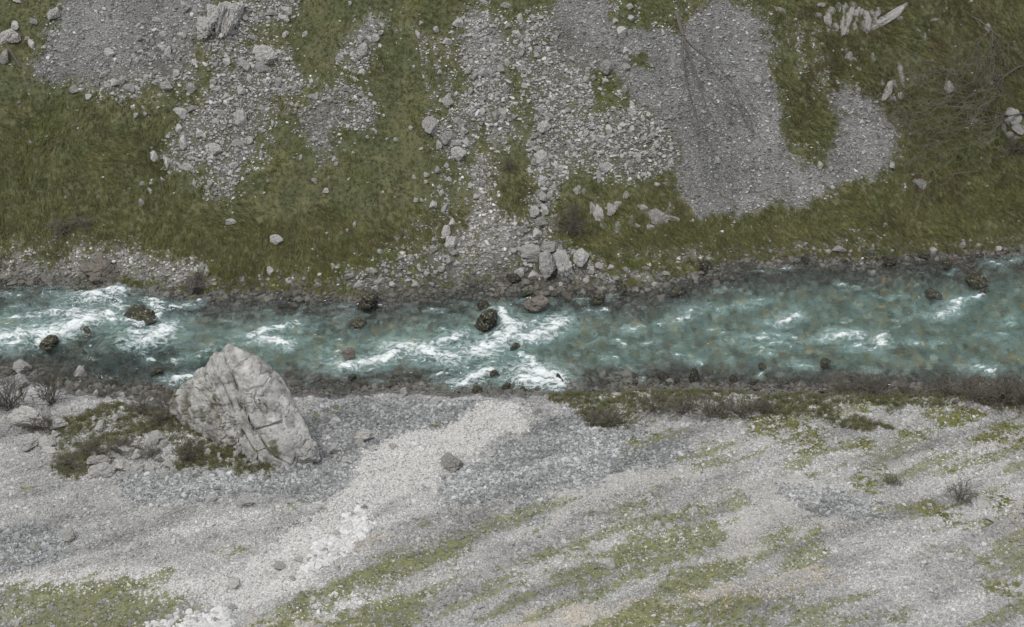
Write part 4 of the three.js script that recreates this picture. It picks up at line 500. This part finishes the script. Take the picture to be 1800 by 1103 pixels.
{ // fluted outcrop
  const o = new THREE.Group(), [x, z] = S.fluted; o.position.set(x, height(x, z), z);
  for (const [dx, dz, sx, sy, sz, t] of [[-0.45, -0.25, 0.4, 0.4, 0.6, 0.5], [-0.1, -0.1, 0.28, 0.5, 0.85, 0.1], [0.22, 0.05, 0.24, 0.45, 0.8, 0], [0.5, -0.1, 0.26, 0.5, 0.95, -0.15], [0.75, -0.45, 0.3, 0.45, 0.7, -0.3], [0.25, -0.6, 0.5, 0.4, 0.5, 0.2]]) {
    const m = placeRock(pick(G.slab), M.far[2 + (rnd() * 2 | 0)], x + dx, z + dz, sx, sy, sz, { turn: t, tip: 0.08, sink: 0.15 }); m.name = 'rib'; m.position.sub(o.position); o.add(m);
  }
  add(o, 'fluted_outcrop', 'fluted pale limestone outcrop at the head of the rock stream', 'rock outcrop');
}
// more blocks of the coarse patches, down to about the size one can still pick out
for (const [kind, x0, x1, z0, z1, n] of [['fan', -20.5, -14, -15.5, -11, 40], ['stream', -16, -9.5, -16, -6, 80], ['fork', -10, -6, -13, -8, 14], ['gully', -4, 0.5, -16, -7.5, 40], ['talus', 0, 8, -16, -7, 90], ['shore', -9, 9, -6, -1, 40], ['near', -19, -9, 5, 11, 50]]) {
  let k = 0, tries = 0; const [name, label, group, mats, shapes] = KIND[kind];
  while (k < n && tries++ < 6000) {
    const x = rr(x0, x1), z = rr(z0, z1), zf = zFar(x), zn = zNear(x);
    if (kind === 'near' ? z < zn + 0.8 || cover(x, z).m('meadow') < 0.05 && cover(x, z).m('dark') < 0.3 : z > zf - 0.05 || raw('coarse', x, z) < 0.6 || raw('hole', x, z) > 0.3) continue;
    const s = rr(0.08, 0.16) * (rnd() < 0.15 ? 1.5 : 1);
    const mat = pick(mats), a = s * rr(0.75, 1.3), b = s * rr(0.75, 1.2); add(placeRock(pick(shapes), mat, x, z, a, s * rr(0.6, 0.9), b, { turn: rr(0, 6.28), tip: 0.5, sink: 0.2 }), name, look(mat, a * 1.7, b * 1.7) + label, 'rock', group); k++;
  }
}
{ // the great boulder
  const B = PLAN.boulder.map(([x, z, h]) => new THREE.Vector3(x, height(x, z) * 0.4 + (0.2 * (z - zNear(x)) + 0.4) * 0.6 + h, z)), hull = new ConvexGeometry(B), p = hull.attributes.position, c = new THREE.Vector3(); B.forEach((b) => c.add(b)); c.divideScalar(B.length);
  const pts = [], a = new THREE.Vector3(), b = new THREE.Vector3(), d = new THREE.Vector3(), n = 26;
  const tri = (A, Bv, C, depth) => { // split until the pieces are small
    const ab = A.distanceTo(Bv), bc = Bv.distanceTo(C), ca = C.distanceTo(A), m = Math.max(ab, bc, ca);
    if (m < 0.075 || depth > 18) { pts.push(A.x, A.y, A.z, Bv.x, Bv.y, Bv.z, C.x, C.y, C.z); return; }
    if (m === ab) { const q = A.clone().add(Bv).multiplyScalar(0.5); tri(A, q, C, depth + 1); tri(q, Bv, C, depth + 1); } else if (m === bc) { const q = Bv.clone().add(C).multiplyScalar(0.5); tri(A, Bv, q, depth + 1); tri(A, q, C, depth + 1); } else { const q = C.clone().add(A).multiplyScalar(0.5); tri(A, Bv, q, depth + 1); tri(q, Bv, C, depth + 1); }
  };
  for (let i = 0; i < p.count; i += 3) tri(a.fromBufferAttribute(p, i).clone(), b.fromBufferAttribute(p, i + 1).clone(), d.fromBufferAttribute(p, i + 2).clone(), 0);
  let g = new THREE.BufferGeometry(); g.setAttribute('position', new THREE.Float32BufferAttribute(pts, 3)); g = mergeVertices(g, 1e-4);
  { // worn edges
    const P = g.attributes.position.array, I = g.index.array, N = P.length / 3, acc = new Float32Array(P.length), cnt = new Float32Array(N);
    for (let it = 0; it < 16; it++) {
      acc.fill(0); cnt.fill(0);
      for (let k = 0; k < I.length; k += 3) for (let e = 0; e < 3; e++) { const i = I[k + e], j = I[k + (e + 1) % 3]; for (let n = 0; n < 3; n++) { acc[i * 3 + n] += P[j * 3 + n]; acc[j * 3 + n] += P[i * 3 + n]; } cnt[i]++; cnt[j]++; }
      for (let i = 0; i < N; i++) for (let n = 0; n < 3; n++) P[i * 3 + n] = lerp(P[i * 3 + n], acc[i * 3 + n] / cnt[i], 0.7);
    }
  }
  const q = g.attributes.position, v = new THREE.Vector3(), dir = new THREE.Vector3(), tint = [];
  for (let i = 0; i < q.count; i++) {
    v.fromBufferAttribute(q, i); dir.subVectors(v, c).normalize();
    const wob = 0.34 * n3(v.x * 0.55, v.y * 0.55, v.z * 0.55) + 0.07 * n3(v.x * 2.3, v.y * 2.3, v.z * 2.3), rough = ss(0.5, -1.2, (v.x - c.x) + 0.45 * (v.y - c.y));
    const u = (v.x * 0.55 + v.y * 0.72 + v.z * 0.42 + wob) * 1.55, s1 = v.x * 0.8 - v.y * 0.6, s2 = v.z * 0.85 - v.y * 0.35 - v.x * 0.3; // beds, and along them
    const L = Math.floor(u + 0.35 * (hash(Math.floor(u), 7) - 0.5)), fu = Math.min(u - Math.floor(u), Math.ceil(u) - u), w2 = worley3(s1 * 0.95 + 0.4 * wob, s2 * 0.95 + L * 0.37, L + 0.5), w3 = worley3(s1 * 2.1 + 9 + wob, s2 * 2.1, u * 1.4);
    let r = 0.2 * (hash(L, 3, 5) - 0.5) + 0.12 * (w2[2] - 0.5) + 0.1 * fbm3(v.x * 0.5, v.y * 0.5, v.z * 0.5, 2) + 0.12 * rough * (w3[2] - 0.5) + (0.09 + 0.15 * rough) * fbm3(v.x * 2, v.y * 2, v.z * 2, 5) - 0.05 * ss(0.2, 0.45, fbm3(v.x * 3.5 + 9, v.y * 3.5, v.z * 3.5, 3));
    const open = ss(-0.2, 0.2, n3(v.x * 0.8 + 5, v.y * 0.8, v.z * 0.8)), crack = Math.max((1 - ss(0.01, 0.08, fu)) * (0.15 + 0.75 * open), (1 - ss(0, 0.045, w2[1] - w2[0])) * (0.1 + 0.7 * open), (1 - ss(0, 0.07, w3[1] - w3[0])) * (0.5 * rough + 0.55 * ss(-0.05, 0.25, n3(v.x * 0.9 + 30, v.y * 0.9, v.z * 0.9))));
    r -= 0.17 * crack;
    const mossy = ss(0.1, 0.4, fbm3(v.x * 1.3 + 4, v.y * 1.3, v.z * 1.3, 4) + 0.35 * crack - 0.12 * (v.y - c.y)) * 0.85;
    const lichen = lerp(1.1, 0.7, ss(0, 0.22, fbm3(v.x * 1.6 + 21, v.y * 1.6, v.z * 1.6, 5))) * lerp(1, 0.62, ss(0.16, 0.3, fbm3(v.x * 5 + 2, v.y * 5, v.z * 5, 3))); // grey and dark lichen
    tint.push(lerp(lichen, 0.2, mossy), lerp(lichen, 0.2, mossy), lerp(lichen, 0.07, mossy));
    q.setXYZ(i, v.x + dir.x * r - c.x, v.y + dir.y * r - c.y, v.z + dir.z * r - c.z);
  }
  g.setAttribute('color', new THREE.Float32BufferAttribute(tint, 3));
  const mat = M.boulder.clone(); mat.vertexColors = true;
  const m = new THREE.Mesh(boxUV(toCreasedNormals(g.toNonIndexed(), 0.35), 0.3), mat); m.position.copy(c); m.scale.setScalar(0.97); m.position.y -= 0.08; m.castShadow = m.receiveShadow = true;
  add(m, 'great_boulder', 'great cracked pale limestone boulder on the near bank', 'boulder');
}

// ---------- loose stones, too many to count ----------
function scatter(name, label, shapes, mat, list) { // list of [x, y, z, sx, sy, sz, color]
  const per = shapes.map(() => []); list.forEach((s, i) => per[i % shapes.length].push(s));
  const m4 = new THREE.Matrix4(), q = new THREE.Quaternion(), e = new THREE.Euler(), col = new THREE.Color();
  per.forEach((L, k) => {
    if (!L.length) return;
    const im = new THREE.InstancedMesh(shapes[k], mat, L.length);
    L.forEach((s, i) => { if (s[7]) q.copy(s[7]); else q.setFromEuler(e.set(rr(-0.5, 0.5), rr(0, 6.28), rr(-0.5, 0.5))); im.setMatrixAt(i, m4.compose(X.set(s[0], s[1], s[2]), q, Y.set(s[3], s[4], s[5]))); im.setColorAt(i, col.setRGB(...s[6])); });
    im.castShadow = im.receiveShadow = true; im.name = numbered(name); im.userData = { kind: 'stuff', label }; scene.add(im);
  });
}
const pebble = std({ color: 0xffffff, roughness: 0.95 });
const farStones = [], nearStones = [], bedStones = [], farGrass = [], nearGrass = [], mossTufts = [], bladeQ = (x, z, turn, lean) => new THREE.Quaternion().setFromRotationMatrix(frame(x, z, 0.35)).multiply(new THREE.Quaternion().setFromEuler(new THREE.Euler(lean, turn, 0, 'XYZ')));
const grey = (v, w = 0) => [v * (1 + w), v, v * (1 - w)];
const shade = () => { const a = rnd(); return a < 0.05 ? 2.1 : a < 0.12 ? 1.6 : a < 0.35 ? 1.2 : a < 0.7 ? 0.95 : 0.58; };
const put = (L, x, z, s, c, up = 0.2) => L.push([x, height(x, z, ...banks2(x)) + s * up, z, s * rr(0.8, 1.4), s * rr(0.55, 0.85), s * rr(0.8, 1.3), c]);
const banks2 = (x) => [zNear(x), zFar(x)];
// far slope
for (let i = 0; i < 220000; i++) {
  const x = rr(-28, 28), zf = zFar(x), z = zf - Math.pow(rnd(), 0.9) * 14.5 + 0.1, c = cover(x, z), hole = 1 - c.m('hole'), fine = c.m('fine') * hole, coarse = c.m('coarse') * hole, pale = c.m('pale') * hole, halo = raw('halo', x, z), loose = ss(0.02, 0.5, halo) * ss(-0.1, 0.35, fbm(x * 2.1 + 4, z * 2.1, 3)), dens = open(x, z), thin = raw('thin', x, z) > 0.4 ? ss(-0.15, 0.3, fbm(x * 2.5, z * 2.5, 3)) * hole : 0, d = zf - z;
  const roll = rnd(), wet = ss(0.7, 0.15, d + 0.4 * n2(x * 2, z * 2)), k = 1 - 0.6 * wet, w = rr(-0.01, 0.03);
  if (roll < fine * 0.95) put(farStones, x, z, rr(0.02, 0.045) * (rnd() < 0.1 + 0.3 * ss(0.15, 0.4, fbm(x * 1.3 + 7, z * 0.3, 3)) ? rr(1.4, 2.4) : 1), grey(0.235 * (1 + 0.45 * (0.5 * fbm(x * 1.5, z * 0.35, 3) + 0.8 * fbm(x * 0.5 + 3, z * 0.5, 4))) * shade() * k, w));
  else if (roll < coarse * (0.36 + 0.4 * dens)) { const s = rr(0.024, 0.052) * (rnd() < 0.22 ? rr(1.4, 2.6) : 1); put(farStones, x, z, s, grey(0.31 * clamp(shade(), 0.55, 1.6) * k, w)); }
  else if (roll < pale * 0.85) put(farStones, x, z, rr(0.03, 0.065) * (rnd() < 0.1 ? 1.7 : 1), grey(0.33 * shade() * k, w + 0.02));
  else if (roll < loose * 0.5) put(farStones, x, z, rr(0.022, 0.055) * (rnd() < 0.12 ? rr(1.4, 2.2) : 1), grey(0.36 * shade() * k, w));
  else if (roll < thin * 0.65) put(farStones, x, z, rr(0.025, 0.06), grey(0.3 * shade() * k, w));
  else if (d < 0.6 && roll < 0.6) put(farStones, x, z, rr(0.025, 0.06) * (rnd() < 0.15 ? 2 : 1), grey(0.24 * shade() * k, 0.03));
  else if (roll > 0.997) put(farStones, x, z, rr(0.03, 0.08), grey(0.36 * shade(), 0.02));
}
// near bank
for (let i = 0; i < 400000; i++) {
  const x = rr(-27, 27), zn = zNear(x), z = zn - 0.15 + Math.pow(rnd(), 1.15) * 18.5, c = cover(x, z), d = z - zn, green = Math.max(c.m('turf') * 0.87, c.m('moss') * 0.9, c.m('meadow') * 0.95) * turfAt(x, z), veil = c.m('veil') * veilAt(x, z) * 0.75, roll = rnd(), st = 1 + 0.8 * streak(x, z);
  if (roll < Math.max(green, veil)) continue;
  const wet = ss(0.9, 0.25, d + 0.5 * n2(x * 1.7, z * 1.7)), k = 1 - 0.66 * wet, dark = c.m('dark'), chute = c.m('chute'), white = c.m('white'), sand = c.m('sand'), tan = c.m('tan');
  if (rnd() < chute * 1.1 || rnd() < white) put(nearStones, x, z, white > 0.5 && rnd() < 0.4 ? rr(0.06, 0.14) : rr(0.022, 0.05), white > 0.5 ? grey(rr(0.42, 0.66) * k, 0.0) : grey(rr(0.41, 0.6) * (rnd() < 0.15 ? 0.6 : 1) * k, 0.015));
  else if (rnd() < dark) { if (rnd() < 0.62) put(nearStones, x, z, rr(0.024, 0.062) * (rnd() < 0.12 ? rr(1.3, 2.1) : 1), grey(0.29 * clamp(shade(), 0.6, 1.5) * st * k, -0.02)); }
  else if (rnd() < sand * 0.7) put(nearStones, x, z, rr(0.018, 0.035), grey(rr(0.34, 0.5) * k, 0.025));
  else if (rnd() < tan * 0.75) { if (rnd() < 0.5) put(nearStones, x, z, rr(0.018, 0.04), grey(rr(0.34, 0.5) * k, 0.08)); }
  else { const v = 0.355 + 0.06 * n2(x * 0.8, z * 1.4); put(nearStones, x, z, rr(0.017, 0.038) * (rnd() < 0.05 + 0.1 * ss(0, -0.3, streak(x, z)) ? rr(1.5, 2.6) : 1), grey(v * clamp(shade(), 0.68, 1.38) * st * k, rr(-0.015, 0.022))); }
}
// shallows and bed
for (let i = 0; i < 70000; i++) {
  const x = rr(-29, 29), zn = zNear(x), zf = zFar(x), z = rr(zf, zn), e = Math.min(zn - z, z - zf), k = ss(0.7, 2.7, e + 0.9 * fbm(x * 0.5, z * 0.7, 3)) * (1 - 0.85 * algae(x, z)), s = e < 0.8 ? (rnd() < 0.06 ? rr(0.1, 0.2) : rr(0.03, 0.1)) : rnd() < 0.05 ? rr(0.13, 0.28) : rr(0.035, 0.1);
  const a = rnd(), c = a < 0.25 ? [lerp(0.26, 0.5, k), lerp(0.235, 0.38, k), lerp(0.2, 0.25, k)] : a < 0.6 ? [0.42, 0.42, 0.38] : a < 0.76 ? [0.28, 0.25, 0.2] : [0.54, 0.53, 0.47], dk = lerp(0.3, 1, k) * rr(0.75, 1.1);
  put(bedStones, x, z, s, [c[0] * dk, c[1] * dk, c[2] * dk], 0.1);
}
scatter('scree_gravel', 'grey limestone chips covering the screes of the far slope', [...small, ...mid.slice(0, 2)], pebble, farStones);
scatter('bank_gravel', 'pale gravel covering the near bank', small, pebble, nearStones);
scatter('riverbed_cobbles', 'rounded cobbles on the bed of the river', mid, pebble, bedStones);

// ---------- turf ----------
function tuft(n, wide, spread, lean, width) {
  const P = [], I = [];
  for (let i = 0; i < n; i++) {
    const a = rr(0, 6.28), r = spread * Math.sqrt(rnd()), bx = r * Math.cos(a), bz = r * Math.sin(a), la = rr(0, 6.28), L = rr(0.2, 1) * wide, h = rr(0.55, 1.1), dx = L * Math.cos(la), dz = L * Math.sin(la) + lean * rr(0.5, 1.2), t = rr(0, 3.14), wx = Math.cos(t) * width, wz = Math.sin(t) * width, o = P.length / 3;
    P.push(bx - wx, 0, bz - wz, bx + wx, 0, bz + wz, bx + dx * 0.4 - wx * 0.8, h * 0.6, bz + dz * 0.4 - wz * 0.8, bx + dx * 0.4 + wx * 0.8, h * 0.6, bz + dz * 0.4 + wz * 0.8, bx + dx, h * (0.95 - 0.25 * lean), bz + dz);
    I.push(o, o + 1, o + 2, o + 1, o + 3, o + 2, o + 2, o + 3, o + 4);
  }
  const g = new THREE.BufferGeometry(); g.setAttribute('position', new THREE.Float32BufferAttribute(P, 3)); g.setIndex(I); g.computeVertexNormals(); return g;
}
const shortTufts = [0, 1, 2, 3].map(() => tuft(11, 0.5, 0.7, 0.25, 0.05)), longTufts = [0, 1, 2, 3].map(() => tuft(10, 0.35, 0.3, 0.8, 0.032));
const longGrass = [];
for (let i = 0; i < 178000; i++) {
  const x = rr(-31, 31), zf = zFar(x), d = Math.pow(rnd(), 0.92) * 16, z = zf - d - 0.1, c = cover(x, z), hole = 1 - c.m('hole'), stony = Math.max(c.m('fine'), c.m('coarse') * (0.72 + 0.27 * open(x, z)), c.m('pale') * 0.92) * hole;
  if (rnd() < stony + 0.03 || (raw('thin', x, z) > 0.4 && rnd() < 0.35)) continue;
  const long = clamp(Math.max(ss(x > 0 ? 4.6 : 3.6, 1.8, d + 1.4 * n2(x * 0.4, z * 0.4)), 0.6 * ss(9, 14, x), 0.55 * ss(-10, -16, x) * ss(9, 5, d)) + 0.25 * n2(x * 0.6, z * 0.6));
  const dry = clamp(0.12 + 0.45 * long + 0.9 * fbm(x * 0.45, z * 0.6, 3) + rr(-0.22, 0.3)), yel = ss(0.05, 0.4, fbm(x * 0.6 + 31, z * 0.6, 3)) * (1 - long), nearRock = ss(0.05, 0.35, Math.max(raw('coarse', x, z), raw('pale', x, z)));
  const v = (rnd() < 0.1 ? rr(1.3, 1.7) : rr(0.75, 1.2)) * (1 + 0.5 * fbm(x * 0.9, z * 0.9, 3)) * (1 - 0.35 * ss(0.2, 0.45, fbm(x * 1.3 + 60, z * 1.3, 3))), g = Math.max(yel, nearRock) * 0.8;
  const heath = ss(0.1, 0.3, fbm(x * 0.5 + 77, z * 0.5, 4) + 0.34 * ss(11, 15, x) * ss(4, 8, d) + 0.3 * ss(-17, -20, x) * ss(7, 10, d) - 0.1), br = [lerp(1, 0.78, heath), lerp(1, 0.7, heath), lerp(1, 0.82, heath)];
  const col = [lerp(lerp(0.165, 0.245, dry), 0.185, g) * v * br[0] * 0.93, lerp(lerp(0.187, 0.238, dry), 0.215, g) * v * br[1] * 0.9, lerp(lerp(0.088, 0.128, dry), 0.055, g) * v * br[2] * 0.78];
  const comb = 0.35 + 1.1 * n2(x * 0.35, z * 0.5) + rr(-0.5, 0.5), y = height(x, z, ...banks2(x)) - 0.01;
  if (rnd() < long) { const s = rr(0.15, 0.32); longGrass.push([x, y, z, s, s * rr(0.6, 0.9), s, col, bladeQ(x, z, comb, 0.25)]); }
  else { const s = rr(0.055, 0.115); farGrass.push([x, y, z, s * 1.2, s * rr(0.6, 1), s * 1.2, col, bladeQ(x, z, rr(0, 6.28), 0.1)]); }
}
for (let i = 0; i < 190000; i++) {
  const x = rr(-27, 27), zn = zNear(x), z = zn + 0.25 + Math.pow(rnd(), 1.05) * 18, c = cover(x, z), f = turfAt(x, z), turf = c.m('turf') * f, moss = c.m('moss') * f, mead = c.m('meadow') * (0.2 + 0.7 * turfAt(x, z)), veil = c.m('veil') * veilAt(x, z), stray = x > 9 ? 0.35 * ss(0.12, 0.4, fbm(x * 0.9 + 20, z * 1.6, 4)) : 0.06 * ss(0.2, 0.4, fbm(x * 0.7, z * 1.6, 4)), roll = rnd(), v = rr(0.75, 1.25);
  const y = height(x, z, ...banks2(x)) - 0.01;
  if (roll < mead * 0.9) { if (rnd() < 0.4) continue; const dry = clamp(0.35 + 0.8 * fbm(x * 0.7, z * 0.9, 3) + rr(-0.2, 0.2)), s = rr(0.14, 0.32); longGrass.push([x, y, z, s, s * rr(0.6, 1), s, [lerp(0.15, 0.22, dry) * v, lerp(0.162, 0.205, dry) * v, lerp(0.075, 0.12, dry) * v], bladeQ(x, z, rr(0, 6.28), 0)]); }
  else if (roll < Math.max(moss, stray * 0.6)) { const s = rr(0.035, 0.085), b = rnd(); mossTufts.push([x, y, z, s * 1.3, s * 0.8, s * 1.3, [lerp(0.13, 0.21, b) * v, lerp(0.145, 0.205, b) * v, lerp(0.05, 0.07, b) * v], bladeQ(x, z, rr(0, 6.28), 0)]); }
  else if (roll < Math.max(turf, stray * 0.8, veil * 0.8)) { const s = rr(0.03, 0.075), b = rnd(); nearGrass.push([x, y, z, s * 1.3, s * 0.8, s * 1.3, [lerp(0.14, 0.24, b) * v, lerp(0.16, 0.23, b) * v, lerp(0.065, 0.115, b) * v], bladeQ(x, z, rr(0, 6.28), 0)]); }
}
const leaf = new THREE.MeshPhysicalMaterial({ color: 0xffffff, roughness: 1, transmission: 0.35, thickness: 0, specularIntensity: 0.2, side: THREE.DoubleSide });
scatter('short_grass', 'short olive turf on the far slope', shortTufts, leaf, farGrass);
scatter('long_grass', 'long combed grass along both banks', longTufts, leaf, longGrass);
scatter('bank_grass', 'thin green turf in streaks on the gravel bank', shortTufts, leaf, nearGrass);
scatter('moss', 'yellow green moss cushions on the gravel bank', shortTufts, leaf, mossTufts);

// ---------- bushes, bare trees and dead wood ----------
function wood() { const P = [], I = []; return { P, I,
  tube(a, b, ra, rb, sides = 4) { const d = b.clone().sub(a).normalize(), u = new THREE.Vector3(Math.abs(d.y) > 0.9 ? 1 : 0, Math.abs(d.y) > 0.9 ? 0 : 1, 0).cross(d).normalize(), w = d.clone().cross(u), o = P.length / 3;
    for (const [p, r] of [[a, ra], [b, rb]]) for (let k = 0; k < sides; k++) { const t = k / sides * 6.2832, c = Math.cos(t) * r, s = Math.sin(t) * r; P.push(p.x + u.x * c + w.x * s, p.y + u.y * c + w.y * s, p.z + u.z * c + w.z * s); }
    for (let k = 0; k < sides; k++) { const l = (k + 1) % sides; I.push(o + k, o + l, o + sides + k, o + l, o + sides + l, o + sides + k); } },
  mesh(name, mat, parent) { const g = new THREE.BufferGeometry(); g.setAttribute('position', new THREE.Float32BufferAttribute(P, 3)); g.setIndex(I); g.computeVertexNormals(); const m = new THREE.Mesh(g, mat); m.name = name; m.castShadow = m.receiveShadow = true; parent.add(m); return m; } }; }
function branch(W, T, p, d, len, r, depth, { bend = 0.25, fork = 2, pull = new THREE.Vector3(), thin = 0.012, wide = 0.8 } = {}) {
  const steps = 4, q = p.clone(), dir = d.clone(), o = { bend, fork, pull, thin, wide };
  for (let i = 0; i < steps; i++) {
    dir.add(new THREE.Vector3(rr(-bend, bend), rr(-bend, bend), rr(-bend, bend))).addScaledVector(pull, 0.12).normalize();
    const e = q.clone().addScaledVector(dir, len / steps), r0 = Math.max(0.0095, r * (1 - 0.12 * i)), r1 = Math.max(0.008, r * (1 - 0.12 * (i + 1))); (r0 > thin ? W : T).tube(q, e, r0, r1, r0 > thin ? 6 : 3); q.copy(e);
    if (depth > 0 && i > 0) for (let k = 0; k < (i === steps - 1 ? fork : rnd() < 0.6 ? 1 : 0); k++) branch(W, T, q, dir.clone().add(new THREE.Vector3(rr(-wide, wide), rr(-wide, wide), rr(-wide, wide))).normalize(), len * rr(0.5, 0.8), r1 * rr(0.5, 0.75), depth - 1, o);
  }
}
const bark = std({ color: lin(0.11, 0.1, 0.088), roughness: 1 }), twigM = std({ color: lin(0.14, 0.127, 0.106), roughness: 1 }), straw = std({ color: lin(0.5, 0.41, 0.24) }), paleBark = std({ color: lin(0.3, 0.28, 0.25) });
function bush() { const o = new THREE.Group(), W = wood(), T = wood(); for (let i = 0; i < 24; i++) { const a = rr(0, 6.28), t = rr(0.15, 1.25); branch(W, T, new THREE.Vector3(rr(-0.15, 0.15), -0.05, rr(-0.15, 0.15)), new THREE.Vector3(Math.sin(t) * Math.cos(a), Math.cos(t), Math.sin(t) * Math.sin(a)), 0.62, 0.02, 2, { thin: 0.013, wide: 0.95, pull: new THREE.Vector3(0, 0.3, 0) }); } W.mesh('stems', bark, o); T.mesh('twigs', twigM, o).userData.kind = 'stuff'; return o; }
const bushes = [bush(), bush(), bush()];
const BL = { 0: 'round grey brown bare bush above the rubble bank', 1: 'bare brown bush on the gravel behind the tilted slab boulder', 5: 'dark bare bush on the green mound by the great boulder', 25: 'small dark shrub alone on the mossy gravel', 29: 'small dark shrub in the stony gully below the blocks', 33: 'bare shrub below the upright slabs of the dark turf', 34: 'tiny shrub among moss streaks on the gravel' };
PLAN.bushes.forEach(([x, z, h, r], i) => {
  const b = bushes[i % 3].clone(); b.position.set(x, height(x, z), z); b.rotation.y = rr(0, 6.28); b.scale.set(r / 1.05, h / 1.05, r / 1.05);
  const lbl = BL[i] ?? (x > 0 ? 'low dark heath shrub on the grassy lip of the near bank' : z > 0 ? 'low twiggy shrub among the rocks by the great boulder' : 'low brown shrub in the turf above the far shore stones');
  add(b, 'bare_bush', lbl, 'bush', BL[i] ? undefined : x > 0 ? 'heath shrubs on the near bank lip' : z > 0 ? 'shrubs by the great boulder' : 'shrubs above the far shore');
});
function tree(label, [x, z], dir, len, r, n, opt, mat = bark) {
  const o = new THREE.Group(), W = wood(), T = wood(), trunk = wood(), d = new THREE.Vector3(...dir).normalize(), top = d.clone().multiplyScalar(len * 0.35); o.position.set(x, height(x, z) - 0.1, z);
  trunk.tube(new THREE.Vector3(0, -0.2, 0), top.clone().multiplyScalar(0.5), r * 1.25, r, 8); trunk.tube(top.clone().multiplyScalar(0.5), top, r, r * 0.85, 8);
  for (let i = 0; i < n; i++) branch(W, T, top, d.clone().add(new THREE.Vector3(rr(-0.7, 0.7), rr(-0.5, 0.5), rr(-0.5, 0.5))).normalize(), len * rr(0.35, 0.6), r * rr(0.45, 0.7), 3, { bend: 0.16, wide: 0.55, thin: 0.012, pull: d.clone().multiplyScalar(0.5), ...opt });
  trunk.mesh('trunk', mat, o); W.mesh('limbs', mat, o); T.mesh('twigs', twigM, o).userData.kind = 'stuff'; add(o, 'bare_tree', label, 'tree'); return o;
}
tree('leaning bare tree spreading over the fine scree apron', S.topTree, [0.12, -0.22, 1], 6.4, 0.1, 5, {}, bark);
tree('bare tree reaching out over the steep turf beside the slabs', S.rightTree, [-0.9, 0.15, 0.5], 6, 0.042, 7, { wide: 0.8, bend: 0.25 });
tree('thin bare tree above the steep turf at the slope edge', S.rightTree2, [-0.8, -0.05, 0.7], 6, 0.042, 7, { wide: 0.8, bend: 0.25 });
tree('bare tree high on the steep turf beyond the slanting slab', S.rightTree3, [0.5, -0.1, 0.9], 5, 0.036, 6, { wide: 0.8, bend: 0.25 });
function sticks(name, label, [x, z], n, len, r, dir, mat, depth = 1) { const o = new THREE.Group(), W = wood(), T = wood(); o.position.set(x, height(x, z), z); for (let i = 0; i < n; i++) branch(W, T, new THREE.Vector3(rr(-0.1, 0.1), 0.02, rr(-0.1, 0.1)), new THREE.Vector3(dir[0] + rr(-0.9, 0.9), dir[1] + rr(-0.2, 0.3), dir[2] + rr(-0.6, 0.6)).normalize(), len * rr(0.7, 1.1), r, depth, { thin: 0.004, bend: 0.12 }); W.mesh('stick', mat, o); if (T.P.length) T.mesh('twigs', mat, o).userData.kind = 'stuff'; add(o, name, label, 'branch'); return o; }
sticks('dead_branch', 'tangle of bare grey branches at the near water edge', S.deadBranch, 6, 1.2, 0.013, [0.2, 0.5, -0.3], bark, 2);
sticks('dry_stalk', 'straw coloured dry stalk standing on the tan gravel', S.dryTwig, 3, 0.9, 0.014, [0, 1, 0], straw, 1);
sticks('dry_stalk', 'forked straw coloured stalk beside the first on the tan gravel', S.dryTwig2, 3, 0.7, 0.012, [0.2, 0.9, 0], straw, 1);
sticks('dry_stalk', 'thin straw coloured stalk alone on the mossy gravel', S.dryTwig3, 2, 0.8, 0.011, [0, 1, 0], straw, 1);
for (const [k, a, L] of [['log', 0.9, 1.5], ['longTwig', -0.15, 1.3], ['longTwig2', -0.1, 1]]) {
  const [x, z] = S[k], W = wood(), dx = Math.cos(a) * L / 2, dz = Math.sin(a) * L / 2, A = new THREE.Vector3(-dx, height(x - dx, z - dz) - height(x, z) + 0.05, -dz), B = new THREE.Vector3(dx, height(x + dx, z + dz) - height(x, z) + 0.05, dz), o = new THREE.Group();
  o.position.set(x, height(x, z), z); const r = k === 'log' ? 0.1 : 0.022, mid0 = A.clone().add(B).multiplyScalar(0.5).add(new THREE.Vector3(0, 0.05, 0.06)); W.tube(A, mid0, r, r * 0.85, 8); W.tube(mid0, B, r * 0.85, r * 0.5, 8); W.mesh('stem', k === 'log' ? bark : twigM, o);  // the thick one is a long grey brown strip, drawn as a tapered bar
  add(o, k === 'log' ? 'grey_brown_strip' : 'fallen_stick', k === 'log' ? 'grey brown log lying between the limestone knobs' : k === 'longTwig' ? 'long dark stick lying in the combed grass' : 'short dark stick lying in the grass below the longer one', 'wood');
}
scene.traverse((o) => { if (o.isMesh) o.castShadow = o.receiveShadow = true; });
renderer.render(scene, camera);
